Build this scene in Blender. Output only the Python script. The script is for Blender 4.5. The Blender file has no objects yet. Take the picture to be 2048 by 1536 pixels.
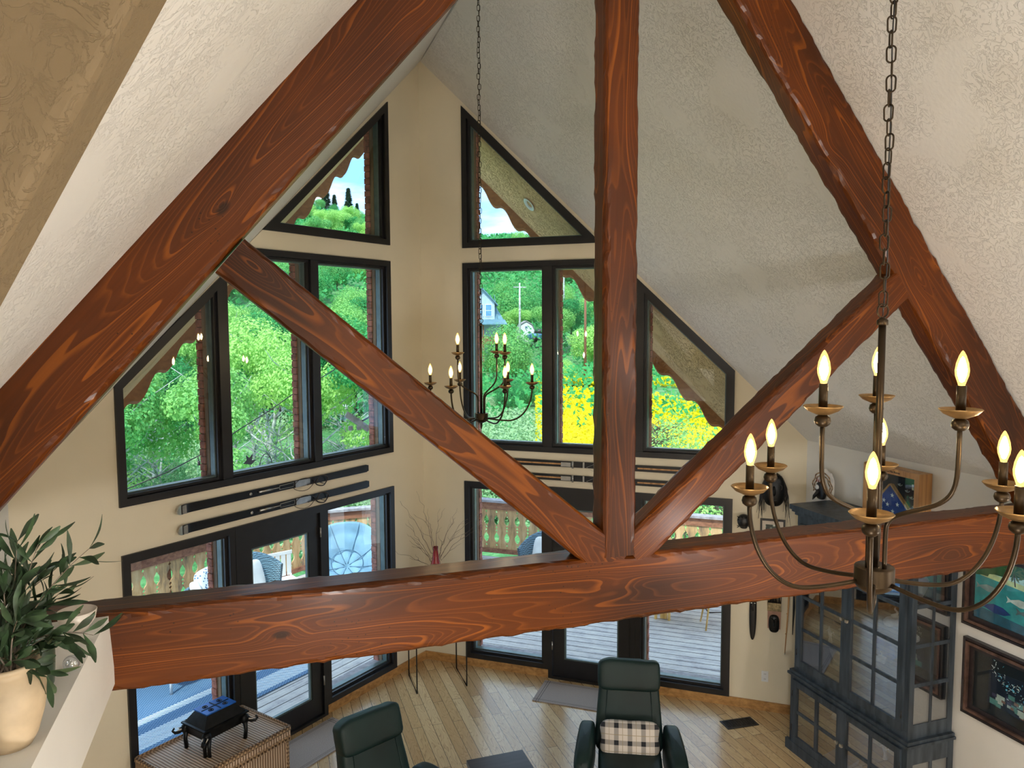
import bpy, math, random
from mathutils import Vector, Matrix, noise
R = math.radians
sc = bpy.context.scene
col = sc.collection
rnd = random.Random(7)

# ------------------------------------------------------------------ camera
cam_d = bpy.data.cameras.new('camera'); cam_d.lens = 1521.3 / 2048 * 36; cam_d.sensor_width = 36
cam_d.clip_start = 0.05; cam_d.clip_end = 2000
cam = bpy.data.objects.new('camera', cam_d); col.objects.link(cam)
YAW, PIT, ROL = R(18.493), R(-4.4195), R(-0.2578)
CAM = Vector((0, 0, 4.15))
fw = Vector((math.sin(YAW) * math.cos(PIT), math.cos(YAW) * math.cos(PIT), math.sin(PIT)))
rt = Vector((math.cos(YAW), -math.sin(YAW), 0)); up = rt.cross(fw)
rt2 = rt * math.cos(ROL) + up * math.sin(ROL); up2 = -rt * math.sin(ROL) + up * math.cos(ROL)
cam.matrix_world = Matrix(((rt2.x, up2.x, -fw.x, CAM.x), (rt2.y, up2.y, -fw.y, CAM.y), (rt2.z, up2.z, -fw.z, CAM.z), (0, 0, 0, 1)))
sc.camera = cam
sc.view_settings.view_transform = 'Standard'; sc.view_settings.look = 'None'
sc.view_settings.exposure = 0.0; sc.view_settings.gamma = 1.0; sc.view_settings.use_curve_mapping = False

# ------------------------------------------------------------------ world
w = bpy.data.worlds.new('sky'); sc.world = w; w.use_nodes = True
nt = w.node_tree; nt.nodes.clear()
def wn(t, **k):
    n = nt.nodes.new(t)
    for a, b in k.items(): setattr(n, a, b)
    return n
tc = wn('ShaderNodeTexCoord'); mp = wn('ShaderNodeMapping'); mp.inputs['Scale'].default_value = (1.2, 1.2, 5)
nz = wn('ShaderNodeTexNoise'); nz.inputs['Scale'].default_value = 2.6; nz.inputs['Detail'].default_value = 7; nz.inputs['Roughness'].default_value = .55
cr = wn('ShaderNodeValToRGB'); cr.color_ramp.elements[0].position = .40; cr.color_ramp.elements[0].color = (.22, .46, .86, 1)
cr.color_ramp.elements[1].position = .58; cr.color_ramp.elements[1].color = (.80, .88, 1.0, 1)
bg = wn('ShaderNodeBackground'); bg.inputs['Strength'].default_value = 2.5; out = wn('ShaderNodeOutputWorld')
L = nt.links.new
L(tc.outputs['Generated'], mp.inputs['Vector']); L(mp.outputs[0], nz.inputs['Vector']); L(nz.outputs['Fac'], cr.inputs['Fac'])
L(cr.outputs[0], bg.inputs['Color']); L(bg.outputs[0], out.inputs['Surface'])
sd = bpy.data.lights.new('sun', 'SUN'); sd.energy = 5; sd.angle = R(4); sd.color = (1, .95, .86)
so = bpy.data.objects.new('sun', sd); col.objects.link(so); so.rotation_euler = (R(38), 0, R(-35))

def area(name, loc, rot, sx, sy, e, c, parent=None):
    d = bpy.data.lights.new(name, 'AREA'); d.shape = 'RECTANGLE'; d.size = sx; d.size_y = sy; d.energy = e; d.color = c
    o = bpy.data.objects.new(name, d); col.objects.link(o); o.location = loc; o.rotation_euler = rot
    if parent: o.parent = parent
    return o

# ------------------------------------------------------------------ geometry helpers
class MB:
    def __init__(s): s.v = []; s.f = []; s.m = []; s.sm = []; s.mi = 0; s.smooth = False
    def mat(s, i, smooth=None):
        s.mi = i
        if smooth is not None: s.smooth = smooth
        return s
    def add(s, vs, fs, M=None, smooth=None):
        n = len(s.v)
        for v in vs: s.v.append(tuple(M @ Vector(v)) if M is not None else tuple(v))
        for f in fs: s.f.append([i + n for i in f]); s.m.append(s.mi); s.sm.append(s.smooth if smooth is None else smooth)
        return s
    def box(s, c, d, M=None):
        x, y, z = d[0] / 2, d[1] / 2, d[2] / 2
        vs = [(c[0] + a * x, c[1] + b * y, c[2] + e * z) for a in (-1, 1) for b in (-1, 1) for e in (-1, 1)]
        return s.add(vs, [(0, 1, 3, 2), (4, 6, 7, 5), (0, 4, 5, 1), (2, 3, 7, 6), (0, 2, 6, 4), (1, 5, 7, 3)], M, False)
    def b2(s, a, b, M=None):
        return s.box([(a[i] + b[i]) / 2 for i in range(3)], [abs(b[i] - a[i]) for i in range(3)], M)
    def tube(s, pts, r, n=8, cap=True, M=None, close=False):
        pts = [Vector(p) for p in pts]; N = len(pts); rs = r if isinstance(r, (list, tuple)) else [r] * N
        vs = []; u = None
        for i, p in enumerate(pts):
            a = pts[(i - 1) % N] if (i > 0 or close) else p; b = pts[(i + 1) % N] if (i < N - 1 or close) else p
            t = (b - a).normalized() if (b - a).length > 1e-9 else Vector((0, 0, 1))
            if u is None:
                u = t.cross(Vector((0, 0, 1)))
                if u.length < .05: u = t.cross(Vector((1, 0, 0)))
            u = (u - t * u.dot(t)).normalized(); w_ = t.cross(u)
            for k in range(n):
                an = 2 * math.pi * k / n; vs.append(p + (u * math.cos(an) + w_ * math.sin(an)) * rs[i])
        fs = []
        for i in range(N if close else N - 1):
            j = (i + 1) % N
            for k in range(n): fs.append((i * n + k, i * n + (k + 1) % n, j * n + (k + 1) % n, j * n + k))
        if cap and not close: fs += [tuple(range(n))[::-1], tuple(range((N - 1) * n, N * n))]
        return s.add(vs, fs, M, True)
    def lathe(s, prof, n=24, M=None, c=(0, 0, 0)):
        vs = []; P = len(prof)
        for r_, z in prof:
            for k in range(n):
                a = 2 * math.pi * k / n; vs.append((c[0] + r_ * math.cos(a), c[1] + r_ * math.sin(a), c[2] + z))
        fs = [(i * n + k, i * n + (k + 1) % n, (i + 1) * n + (k + 1) % n, (i + 1) * n + k) for i in range(P - 1) for k in range(n)]
        return s.add(vs, fs, M, True)
    def prism(s, poly, f0, f1):      # poly list of 2d points, f0/f1 map point -> 3d
        n = len(poly); vs = [f0(p) for p in poly] + [f1(p) for p in poly]
        return s.add(vs, [tuple(range(n)), tuple(range(2 * n - 1, n - 1, -1))] + [(i, i + n, (i + 1) % n + n, (i + 1) % n) for i in range(n)], None, False)
    def ring(s, outer, inner, f0, f1):
        n = len(outer); vs = [f0(p) for p in outer] + [f0(p) for p in inner] + [f1(p) for p in outer] + [f1(p) for p in inner]; fs = []
        for i in range(n):
            j = (i + 1) % n
            fs += [(i, j, n + j, n + i), (2 * n + i, 3 * n + i, 3 * n + j, 2 * n + j), (i, 2 * n + i, 2 * n + j, j), (n + i, n + j, 3 * n + j, 3 * n + i)]
        return s.add(vs, fs, None, False)
    def sq(s, c, d, e=.45, M=None, nu=28, nv=18, fn=None):    # superellipsoid cushion
        def pw(a): return math.copysign(abs(a) ** e, a)
        vs = []
        for i in range(nv + 1):
            ph = -math.pi / 2 + math.pi * i / nv
            for k in range(nu):
                th = 2 * math.pi * k / nu
                v = Vector((pw(math.cos(ph)) * pw(math.cos(th)) * d[0] / 2, pw(math.cos(ph)) * pw(math.sin(th)) * d[1] / 2, pw(math.sin(ph)) * d[2] / 2))
                if fn: v = Vector(fn(v))
                vs.append(v + Vector(c))
        fs = [(i * nu + k, i * nu + (k + 1) % nu, (i + 1) * nu + (k + 1) % nu, (i + 1) * nu + k) for i in range(nv) for k in range(nu)]
        return s.add(vs, fs, M, True)
    def build(s, name, mats, parent=None, loc=None, M=None):
        me = bpy.data.meshes.new(name); me.from_pydata(s.v, [], s.f); me.validate()
        if not isinstance(mats, (list, tuple)): mats = [mats]
        for m in mats: me.materials.append(m)
        if len(me.polygons) == len(s.f):
            me.polygons.foreach_set('material_index', s.m); me.polygons.foreach_set('use_smooth', s.sm)
        me.update()
        o = bpy.data.objects.new(name, me); col.objects.link(o)
        if parent: o.parent = parent
        if M is not None: o.matrix_local = M
        if loc: o.location = loc
        return o

def root(name, loc, label, cat, group=None, rz=0):
    o = bpy.data.objects.new(name, None); o.empty_display_size = .1; col.objects.link(o)
    o.location = loc; o.rotation_euler = (0, 0, rz); return tag(o, label, cat, group)
def tag(o, label, cat, group=None, kind=None):
    o['label'] = label; o['category'] = cat
    if group: o['group'] = group
    if kind: o['kind'] = kind
    return o
def struct(o, label=None):
    o['kind'] = 'structure'
    if label: o['label'] = label
    return o
def sroot(name, loc=(0, 0, 0)):
    o = bpy.data.objects.new(name, None); o.empty_display_size = .1; col.objects.link(o); o.location = loc; return struct(o)
def kids(o): return [c for c in bpy.data.objects if c.parent == o]
def copy_tree(o, parent=None, cmap=None):
    if cmap is None:
        cmap = {}
        for c in bpy.data.objects: cmap.setdefault(c.parent, []).append(c)
    c = o.copy(); col.objects.link(c); c.parent = parent
    for ch in cmap.get(o, []): copy_tree(ch, c, cmap)
    return c

# ------------------------------------------------------------------ materials
def s2l(c): return tuple(((x / 255) / 12.92 if x / 255 < .04045 else ((x / 255 + .055) / 1.055) ** 2.4) for x in c) + (1,)
class NT:
    def __init__(s, name):
        s.m = bpy.data.materials.new(name); s.m.use_nodes = True; s.t = s.m.node_tree; s.b = s.t.nodes['Principled BSDF']; s.o = s.t.nodes['Material Output']
    def n(s, t, **k):
        x = s.t.nodes.new(t)
        for a, b in k.items(): setattr(x, a, b)
        return x
    def l(s, a, b): s.t.links.new(a, b)
    def val(s, inp, v):
        if hasattr(v, 'is_output'): s.l(v, inp)
        else: inp.default_value = v
    def coord(s, kind='Object', scale=(1, 1, 1), rot=(0, 0, 0), loc=(0, 0, 0)):
        c = s.n('ShaderNodeTexCoord'); m = s.n('ShaderNodeMapping'); s.l(c.outputs[kind], m.inputs['Vector'])
        m.inputs['Scale'].default_value = scale; m.inputs['Rotation'].default_value = rot; m.inputs['Location'].default_value = loc; return m.outputs[0]
    def mapv(s, vec, scale=(1, 1, 1), loc=(0, 0, 0)):
        m = s.n('ShaderNodeMapping'); s.l(vec, m.inputs['Vector']); m.inputs['Scale'].default_value = scale; m.inputs['Location'].default_value = loc; return m.outputs[0]
    def noise(s, vec, scale=5, detail=3, rough=.5, dist=0):
        x = s.n('ShaderNodeTexNoise'); s.l(vec, x.inputs['Vector']); x.inputs['Scale'].default_value = scale; x.inputs['Detail'].default_value = detail
        x.inputs['Roughness'].default_value = rough; x.inputs['Distortion'].default_value = dist; return x.outputs['Fac']
    def vor(s, vec, scale=5, feature='F1', out='Distance'):
        x = s.n('ShaderNodeTexVoronoi', feature=feature); s.l(vec, x.inputs['Vector']); x.inputs['Scale'].default_value = scale; return x.outputs[out]
    def math(s, op, a, b=0, c=0):
        x = s.n('ShaderNodeMath', operation=op); s.val(x.inputs[0], a); s.val(x.inputs[1], b); s.val(x.inputs[2], c); return x.outputs[0]
    def ramp(s, fac, stops, interp='LINEAR'):
        x = s.n('ShaderNodeValToRGB'); x.color_ramp.interpolation = interp; e = x.color_ramp.elements
        while len(e) < len(stops): e.new(.5)
        for i, (p, c) in enumerate(stops):
            e[i].position = p; e[i].color = s2l(c) if len(c) == 3 else c
        s.l(fac, x.inputs['Fac']); return x.outputs['Color']
    def mix(s, f, a, b, mode='MIX'):
        x = s.n('ShaderNodeMix', data_type='RGBA', blend_type=mode); s.val(x.inputs[0], f); s.val(x.inputs[6], a); s.val(x.inputs[7], b); return x.outputs[2]
    def bump(s, h, strength=.3, dist=.01):
        x = s.n('ShaderNodeBump'); x.inputs['Strength'].default_value = strength; x.inputs['Distance'].default_value = dist; s.l(h, x.inputs['Height']); s.l(x.outputs[0], s.b.inputs['Normal']); return x
    def base(s, c, rough=.5, metal=0, spec=None):
        s.val(s.b.inputs['Base Color'], s2l(c) if isinstance(c, tuple) else c); s.val(s.b.inputs['Roughness'], rough); s.b.inputs['Metallic'].default_value = metal
        if spec is not None: s.b.inputs['Specular IOR Level'].default_value = spec
        return s
def simple(name, c, rough=.5, metal=0, vary=.12, scale=12, bump=0, kind='Object', spec=None, bscale=None):
    m = NT(name); v = m.coord(kind); n = m.noise(v, scale, 4)
    lo = tuple(x * (1 - vary) for x in c); hi = tuple(min(255, x * (1 + vary)) for x in c)
    m.base(m.ramp(n, [(.3, lo), (.7, hi)]), rough, metal, spec)
    if bump: m.bump(m.noise(v, bscale or scale * 4, 5), bump)
    return m.m
M = {}
def stucco(name, c, amt, sc_=1.0, vary=.03):
    m = NT(name); v = m.coord('Object', (15 * sc_, 15 * sc_, 11 * sc_)); n1 = m.noise(v, 1.0, 4, .6, 2.2)
    a = m.ramp(m.math('ABSOLUTE', m.math('SUBTRACT', n1, .5)), [(.0, (0, 0, 0, 1)), (.030, (1, 1, 1, 1))])
    n2 = m.noise(m.coord('Object'), 1.7, 3); mask = m.ramp(n2, [(.38, (0, 0, 0, 1)), (.52, (1, 1, 1, 1))])
    h = m.math('SUBTRACT', m.math('MULTIPLY', m.noise(v, 3, 4), .25), m.math('MULTIPLY', m.math('SUBTRACT', 1, a), mask))
    lo = tuple(x * (1 - vary) for x in c)
    m.base(m.ramp(n2, [(.3, lo), (.7, c)]), .75); m.bump(h, amt, .014); return m.m
M['wall'] = simple('wall_paint', (224, 214, 190), .7, 0, .02, 1.5, .06, bscale=60)
M['wall_side'] = simple('side_wall_paint', (224, 222, 216), .7, 0, .02, 1.5, .06, bscale=60)
M['ceiling'] = stucco('ceiling_skip_trowel', (228, 227, 224), .55)
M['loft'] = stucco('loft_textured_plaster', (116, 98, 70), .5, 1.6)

def timber(name, dark, midc, light, rough=.45, k=56.0):
    m = NT(name); oi = m.n('ShaderNodeObjectInfo'); tc_ = m.n('ShaderNodeTexCoord')
    add = m.n('ShaderNodeVectorMath', operation='ADD'); m.l(tc_.outputs['Object'], add.inputs[0])
    sv = m.n('ShaderNodeVectorMath', operation='SCALE'); sv.inputs[0].default_value = (17.3, 5.1, 9.7); m.l(oi.outputs['Random'], sv.inputs['Scale']); m.l(sv.outputs[0], add.inputs[1])
    v = add.outputs[0]
    kn = m.vor(m.mapv(v, (1.25, 2.6, 2.6)), 1.35)                      # knots
    kg = m.math('POWER', m.math('SUBTRACT', 1, m.math('MINIMUM', m.math('MULTIPLY', kn, 2.6), 1)), 2)
    f = m.math('ADD', m.noise(m.mapv(v, (.17, 1.9, 1.9)), 1.7, 2.0, .42), m.math('MULTIPLY', kg, .10))
    rings = m.math('FRACT', m.math('MULTIPLY', f, k))
    l2 = m.ramp(rings, [(0, (0, 0, 0, 1)), (.55, (.05, .05, .05, 1)), (.82, (1, 1, 1, 1)), (.9, (0, 0, 0, 1)), (1, (0, 0, 0, 1))])
    l1 = m.ramp(m.math('FRACT', m.math('MULTIPLY', f, k * .2)), [(0, (0, 0, 0, 1)), (.86, (0, 0, 0, 1)), (.93, (1, 1, 1, 1)), (.965, (1, 1, 1, 1)), (.975, (0, 0, 0, 1))])
    line = m.math('MAXIMUM', l1, m.math('MULTIPLY', l2, .48))
    fine = m.noise(m.mapv(v, (1.5, 70, 70)), 1, 3, .6)
    big = m.noise(m.mapv(v, (.8, 2, 2)), 1.1, 2)
    c = m.ramp(big, [(.3, dark), (.62, midc)])
    c = m.mix(m.math('MULTIPLY', line, m.math('MULTIPLY', big, .85)), c, s2l(light))
    c = m.mix(m.math('MULTIPLY', fine, .45), c, s2l(tuple(x * .55 for x in dark)))
    kd = m.ramp(kn, [(.045, (1, 1, 1, 1)), (.085, (0, 0, 0, 1))])
    c = m.mix(m.math('MULTIPLY', kd, .75), c, s2l(tuple(x * .28 for x in dark)))
    pits = m.ramp(m.vor(v, 34), [(.10, (1, 1, 1, 1)), (.16, (0, 0, 0, 1))])
    pm = m.ramp(m.noise(v, 2.2, 2), [(.52, (0, 0, 0, 1)), (.62, (1, 1, 1, 1))])
    c = m.mix(m.math('MULTIPLY', m.math('MULTIPLY', pits, pm), .7), c, (.012, .006, .003, 1))
    m.base(c, rough, 0, .22); m.b.inputs['Coat Weight'].default_value = .2; m.b.inputs['Coat Roughness'].default_value = .2
    m.bump(m.math('ADD', m.math('MULTIPLY', line, .35), m.math('MULTIPLY', fine, .5)), .35, .003); return m.m
M['timber'] = timber('stained_timber', (54, 21, 1), (100, 46, 2), (178, 98, 20))

def wood(name, dark, light, rough=.45, axis=0, sc_=1.0):
    m = NT(name); s = [22 * sc_] * 3; s[axis] = 1.4 * sc_; v = m.coord('Object', tuple(s)); n = m.noise(v, 1, 4, .6, .4); m.base(m.ramp(n, [(.3, dark), (.68, light)]), rough); m.bump(n, .15, .002); return m.m
M['oak'] = wood('oak_trim', (140, 98, 52), (196, 150, 92))
M['oak_box'] = wood('oak_case', (150, 104, 60), (205, 158, 104), .4, 2)
M['black'] = simple('black_window_paint', (26, 25, 27), .38, 0, .15, 8)
M['gasket'] = simple('grey_green_glazing_channel', (92, 108, 108), .35, .3, .1, 10)
M['reveal'] = wood('weathered_reveal_board', (92, 72, 54), (140, 112, 86), .7, 2)
M['brick'] = simple('old_brick', (150, 94, 80), .85, 0, .3, 14, .4)
M['mortar'] = simple('dark_mortar', (66, 46, 42), .9, 0, .2, 20)
M['metal'] = simple('dark_bronze_metal', (58, 47, 34), .36, .85, .15, 9)
M['bronze_pan'] = simple('bronze_pan', (132, 104, 66), .4, .7, .15, 20)
M['chrome'] = simple('brushed_steel', (178, 178, 176), .3, .9, .06, 20)
M['ski'] = simple('black_ski_lacquer', (14, 16, 20), .3, 0, .6, 6)
M['cab'] = NT('blue_black_painted_wood'); v_ = M['cab'].coord('Object', (14, 14, 2)); n_ = M['cab'].noise(v_, 1.5, 4)
M['cab'].base(M['cab'].ramp(n_, [(.35, (36, 44, 52)), (.72, (66, 76, 86))]), .42); M['cab'] = M['cab'].m
M['leather'] = NT('dark_green_leather'); v_ = M['leather'].coord('Object'); n_ = M['leather'].noise(v_, 3, 3)
M['leather'].base(M['leather'].ramp(n_, [(.3, (12, 30, 29)), (.7, (22, 46, 45))]), .48, 0, .3); M['leather'].bump(M['leather'].vor(v_, 160), .12, .002); M['leather'] = M['leather'].m
M['white'] = simple('white_plastic', (226, 228, 230), .4, 0, .03, 6)
M['darkwood'] = wood('espresso_wood', (30, 25, 27), (52, 44, 46), .3, 0)
M['iron'] = simple('cast_iron', (24, 26, 28), .34, .6, .3, 24, .1)
M['pot'] = simple('cream_ceramic', (190, 170, 140), .55, 0, .12, 7, .08)
M['greenpot'] = simple('dark_green_glaze', (46, 62, 50), .3, 0, .3, 9)
M['ceramic'] = simple('pale_glazed_ceramic', (218, 208, 196), .3, 0, .04, 6)
M['redvase'] = simple('red_lacquer', (122, 20, 24), .25, 0, .3, 10)
M['twig'] = simple('pale_twig_bark', (120, 108, 96), .8, 0, .3, 20)
M['leaf'] = simple('olive_leaf', (46, 66, 42), .45, 0, .4, 18)
M['soil'] = simple('potting_soil', (40, 30, 22), .95, 0, .3, 40)
M['gold'] = simple('brass_knob', (190, 184, 170), .25, .8, .05, 20)
M['rail_cap'] = simple('weathered_grey_cap', (150, 146, 150), .8, 0, .15, 14)
M['rail_red'] = wood('weathered_red_brown_rail', (112, 66, 48), (164, 112, 84), .8, 0)
M['fence'] = NT('sun_bleached_fence_board'); m = M['fence']; v_ = m.coord('Object', (6, 6, 1.2)); n_ = m.noise(v_, 1.6, 5, .65)
m.base(m.ramp(n_, [(.30, (116, 96, 76)), (.5, (190, 152, 104)), (.72, (214, 184, 140))]), .85); m.bump(n_, .2, .004); M['fence'] = m.m
M['white_bark'] = simple('pale_aspen_bark', (168, 172, 170), .8, 0, .25, 6)
M['dark_bark'] = simple('dark_bark', (74, 66, 58), .9, 0, .25, 6)

def glassmat(name, tint, fres=1.45, rough=0.0, boost=1.0):
    m = NT(name); m.t.nodes.remove(m.b); tr = m.n('ShaderNodeBsdfTransparent'); gl = m.n('ShaderNodeBsdfGlossy'); lw = m.n('ShaderNodeLayerWeight'); mx = m.n('ShaderNodeMixShader')
    tr.inputs[0].default_value = tint; gl.inputs['Roughness'].default_value = rough; lw.inputs['Blend'].default_value = .5
    f0 = ((fres - 1) / (fres + 1)) ** 2; ff = m.math('ADD', m.math('MULTIPLY', m.math('POWER', lw.outputs['Facing'], 5), 1 - f0), f0)
    gl.inputs[0].default_value = (boost, boost, boost, 1)
    m.l(ff, mx.inputs[0]); m.l(tr.outputs[0], mx.inputs[1]); m.l(gl.outputs[0], mx.inputs[2]); m.l(mx.outputs[0], m.o.inputs['Surface']); return m.m
M['glass'] = glassmat('window_glass', (.93, .98, .97, 1))
M['cabglass'] = glassmat('cabinet_glass', (.82, .86, .90, 1), 3.4)
def emit(name, c, st):
    m = NT(name); m.b.inputs['Base Color'].default_value = c; m.b.inputs['Emission Color'].default_value = c; m.b.inputs['Emission Strength'].default_value = st; return m.m
M['bulb'] = emit('candle_filament_glow', (1, .80, .50, 1), 150)
m = NT('warm_bulb_glass'); m.t.nodes.remove(m.b); tr = m.n('ShaderNodeBsdfTransparent'); em = m.n('ShaderNodeEmission'); mx = m.n('ShaderNodeMixShader'); em.inputs[0].default_value = (1, .62, .16, 1); em.inputs[1].default_value = 4; tr.inputs[0].default_value = (1, .95, .85, 1)
mx.inputs[0].default_value = .35; m.l(tr.outputs[0], mx.inputs[1]); m.l(em.outputs[0], mx.inputs[2]); m.l(mx.outputs[0], m.o.inputs['Surface']); M['bulbglass'] = m.m
M['lens'] = emit('ceiling_lamp_lens', (1, .95, .88, 1), 4)

# oak floor: boards run along the ridge direction
m = NT('oak_floor'); bt = m.n('ShaderNodeTexBrick'); v_ = m.coord('Object', (1, 1, 1), (0, 0, R(90)))
m.l(v_, bt.inputs['Vector']); bt.offset = .37; bt.inputs['Scale'].default_value = 1; bt.inputs['Brick Width'].default_value = 1.25; bt.inputs['Row Height'].default_value = .108
bt.inputs['Mortar Size'].default_value = .0022; bt.inputs['Color1'].default_value = (0, 0, 0, 1); bt.inputs['Color2'].default_value = (1, 1, 1, 1); bt.inputs['Mortar'].default_value = (.5, .5, .5, 1)
sep = m.n('ShaderNodeSeparateColor'); m.l(bt.outputs['Color'], sep.inputs[0])
off = m.n('ShaderNodeCombineXYZ'); m.l(m.math('MULTIPLY', sep.outputs[0], 40), off.inputs[0]); m.l(m.math('MULTIPLY', sep.outputs[0], 17), off.inputs[1])
va = m.n('ShaderNodeVectorMath', operation='ADD'); m.l(m.coord('Object'), va.inputs[0]); m.l(off.outputs[0], va.inputs[1])
g1 = m.noise(m.mapv(va.outputs[0], (6, .9, 1)), 1.6, 2, .5); rg = m.math('FRACT', m.math('MULTIPLY', g1, 15))
ln = m.ramp(rg, [(0, (0, 0, 0, 1)), (.7, (.25, .25, .25, 1)), (.92, (1, 1, 1, 1)), (1, (0, 0, 0, 1))])
c = m.ramp(sep.outputs[0], [(0, (190, 156, 112)), (.5, (212, 182, 134)), (1, (226, 200, 156))])
c = m.mix(m.math('MULTIPLY', ln, .5), c, s2l((128, 94, 58))); c = m.mix(m.math('MULTIPLY', m.noise(m.mapv(va.outputs[0], (90, 2, 1)), 1, 3), .3), c, s2l((140, 104, 66)))
c = m.mix(bt.outputs['Fac'], c, s2l((60, 44, 30))); m.base(c, .27); m.b.inputs['Coat Weight'].default_value = .3; m.b.inputs['Coat Roughness'].default_value = .2
m.bump(m.math('SUBTRACT', 1, bt.outputs['Fac']), .3, .002); M['floor'] = m.m

# ------------------------------------------------------------------ layout of the prow
B = R(52.24); A = Vector((1.893, 9.102, 0))
dL = Vector((-math.sin(B), -math.cos(B), 0)); dR = Vector((math.sin(B), -math.cos(B), 0))
nL = Vector((-math.cos(B), math.sin(B), 0)) * 1.0; nL = Vector((-math.sin(R(90) - B), math.cos(R(90) - B), 0)); nR = Vector((-nL.x, nL.y, 0))
# keep the exact perpendiculars of dL / dR
nL = Vector((dL.y, -dL.x, 0)); nR = Vector((-dR.y, dR.x, 0))
def PT(side, u, z, d=0.0):            # d > 0 is outdoors
    return A + (dL if side == 'L' else dR) * u + (nL if side == 'L' else nR) * d + Vector((0, 0, z))
def PF(side, d): return lambda p: PT(side, p[0], p[1], d)
XR = 1.92
def roofR(x): return 7.25 - 1.25 * (x - XR)
def roofLw(x): return 7.26 - 1.19 * (XR - x)          # over the glass wall
def roofLt(x): return 7.336 - 1.165 * (XR - x)        # over the truss
def zr(side, u):
    x = PT(side, u, 0).x; return roofLw(x) if side == 'L' else roofR(x)

T = .16
# walls
def wallpoly(mb, side, poly): mb.prism(poly, PF(side, 0), PF(side, T))
# openings (outer outline of the black casings, wall is cut 3 cm inside it)
UP = {'L': dict(u0=.55, u1=3.79, zb=2.685, zt=4.885, us=2.455, zs=3.69, t0=.55, t1=2.30, tz0=5.065, tz1=6.66),
      'R': dict(u0=.55, u1=3.655, zb=2.685, zt=4.88, us=2.375, zs=3.66, t0=.55, t1=2.205, tz0=5.055, tz1=6.69)}
for side, ue in (('L', 4.60), ('R', 4.45)):
    o = UP[side]; e = .04; mb = MB(); u0, u1 = o['u0'] + e, o['u1'] - e
    wallpoly(mb, side, [(0, 0), (u0, 0), (u0, zr(side, u0)), (0, zr(side, 0))])
    wallpoly(mb, side, [(u1, 0), (ue, 0), (ue, zr(side, ue)), (u1, zr(side, u1))])
    da, db = (1.66, 2.70) if side == 'L' else (1.62, 2.60)
    wallpoly(mb, side, [(u0, 0), (da, 0), (da, .14), (u0, .14)]); wallpoly(mb, side, [(db, 0), (u1, 0), (u1, .14), (db, .14)])
    wallpoly(mb, side, [(u0, 2.25), (u1, 2.25), (u1, o['zb'] + e), (u0, o['zb'] + e)])
    wallpoly(mb, side, [(u0, o['zt'] - e), (o['us'], o['zt'] - e), (o['us'], zr(side, o['us'])), (o['t1'] - .05, o['tz0'] + e), (u0, o['tz0'] + e)])
    wallpoly(mb, side, [(o['us'] - .02, o['zt'] - e), (u1, o['zs'] - e), (u1, zr(side, u1)), (o['us'] - .02, zr(side, o['us'] - .02))])
    wallpoly(mb, side, [(u0, o['tz1'] - e), (o['t1'] - .07, o['tz0'] + e), (o['t1'], zr(side, o['t1'])), (u0, zr(side, u0))])
    struct(mb.build('wall_north_west' if side == 'L' else 'wall_north_east', M['wall']))

# side walls, back wall, floor
XL, XE = -1.74, 5.36
mb = MB().b2((XE, -4, 0), (XE + .15, 6.50, roofR(XE) + .05)); struct(mb.build('wall_right', M['wall_side']))
mb = MB().b2((XL - .15, -4, 0), (XL, 6.38, 3.1)); struct(mb.build('wall_left', M['wall_side']))
mb = MB(); mb.prism([(XL - .1, 0), (XE + .1, 0), (XE + .1, 2.95), (XR, 7.30), (XL - .1, 3.05)], lambda p: Vector((p[0], -4, p[1])), lambda p: Vector((p[0], -4.15, p[1])))
struct(mb.build('wall_back', M['wall']))
eL = A + dL * 4.6; eR = A + dR * 4.45
fp = [(XL, -4), (XE, -4), (XE, eR.y + .16), (A.x, A.y + .12), (XL, eL.y + .08)]
mb = MB(); mb.prism(fp, lambda p: Vector((p[0], p[1], 0)), lambda p: Vector((p[0], p[1], -.12))); struct(mb.build('floor', M['floor']))
# ceilings: sheets that end on the glass walls
def wall_y(x): return A.y - abs(x - A.x) / math.tan(B) - .0
mb = MB(); N = 12; vs = []
for i in range(N + 1):
    x = XL - .05 + (XR - XL + .05) * i / N; yw = wall_y(x) + .12
    for y, z in ((-4.05, roofLt(x)), (1.0, roofLt(x)), (3.73, roofLt(x)), (yw, roofLw(x))): vs.append((x, y, z))
    for y, z in ((-4.05, roofLt(x)), (1.0, roofLt(x)), (3.73, roofLt(x)), (yw, roofLw(x))): vs.append((x, y, z + .2))
fs = []
for i in range(N):
    for k in range(3):
        a = i * 8 + k; fs += [(a, a + 1, a + 9, a + 8), (a + 4, a + 12, a + 13, a + 5)]
mb.add(vs, fs, None, False); struct(mb.build('ceiling', M['ceiling']))
mb = MB(); xs = [XR, XE + .05]
mb.prism([(XR, -4.05), (XE + .05, -4.05), (XE + .05, wall_y(XE) + .12), (XR, A.y + .12)], lambda p: Vector((p[0], p[1], roofR(p[0]))), lambda p: Vector((p[0], p[1], roofR(p[0]) + .2)))
struct(mb.build('ceiling', M['ceiling']))
# closing cap on the ridge, keeps daylight out
mb = MB(); mb.box((XR, 2.5, 7.56), (.9, 13.3, .12)); struct(mb.build('trim_1', M['ceiling']))
# baseboards
def bb(name, side, a, b, h=.10):
    m_ = MB(); m_.prism([(a, 0), (b, 0), (b, h), (a, h)], PF(side, -.018), PF(side, .0)); struct(m_.build(name, M['oak']))
bb('baseboard_north_west', 'L', 0, 1.63); bb('baseboard_north_west', 'L', 2.74, 4.55)
bb('baseboard_north_east', 'R', 0, 1.60); bb('baseboard_north_east', 'R', 2.60, 4.37)
mb = MB().b2((XE - .018, -4, 0), (XE, 6.36, .1)); struct(mb.build('baseboard_right', M['oak']))

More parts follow.
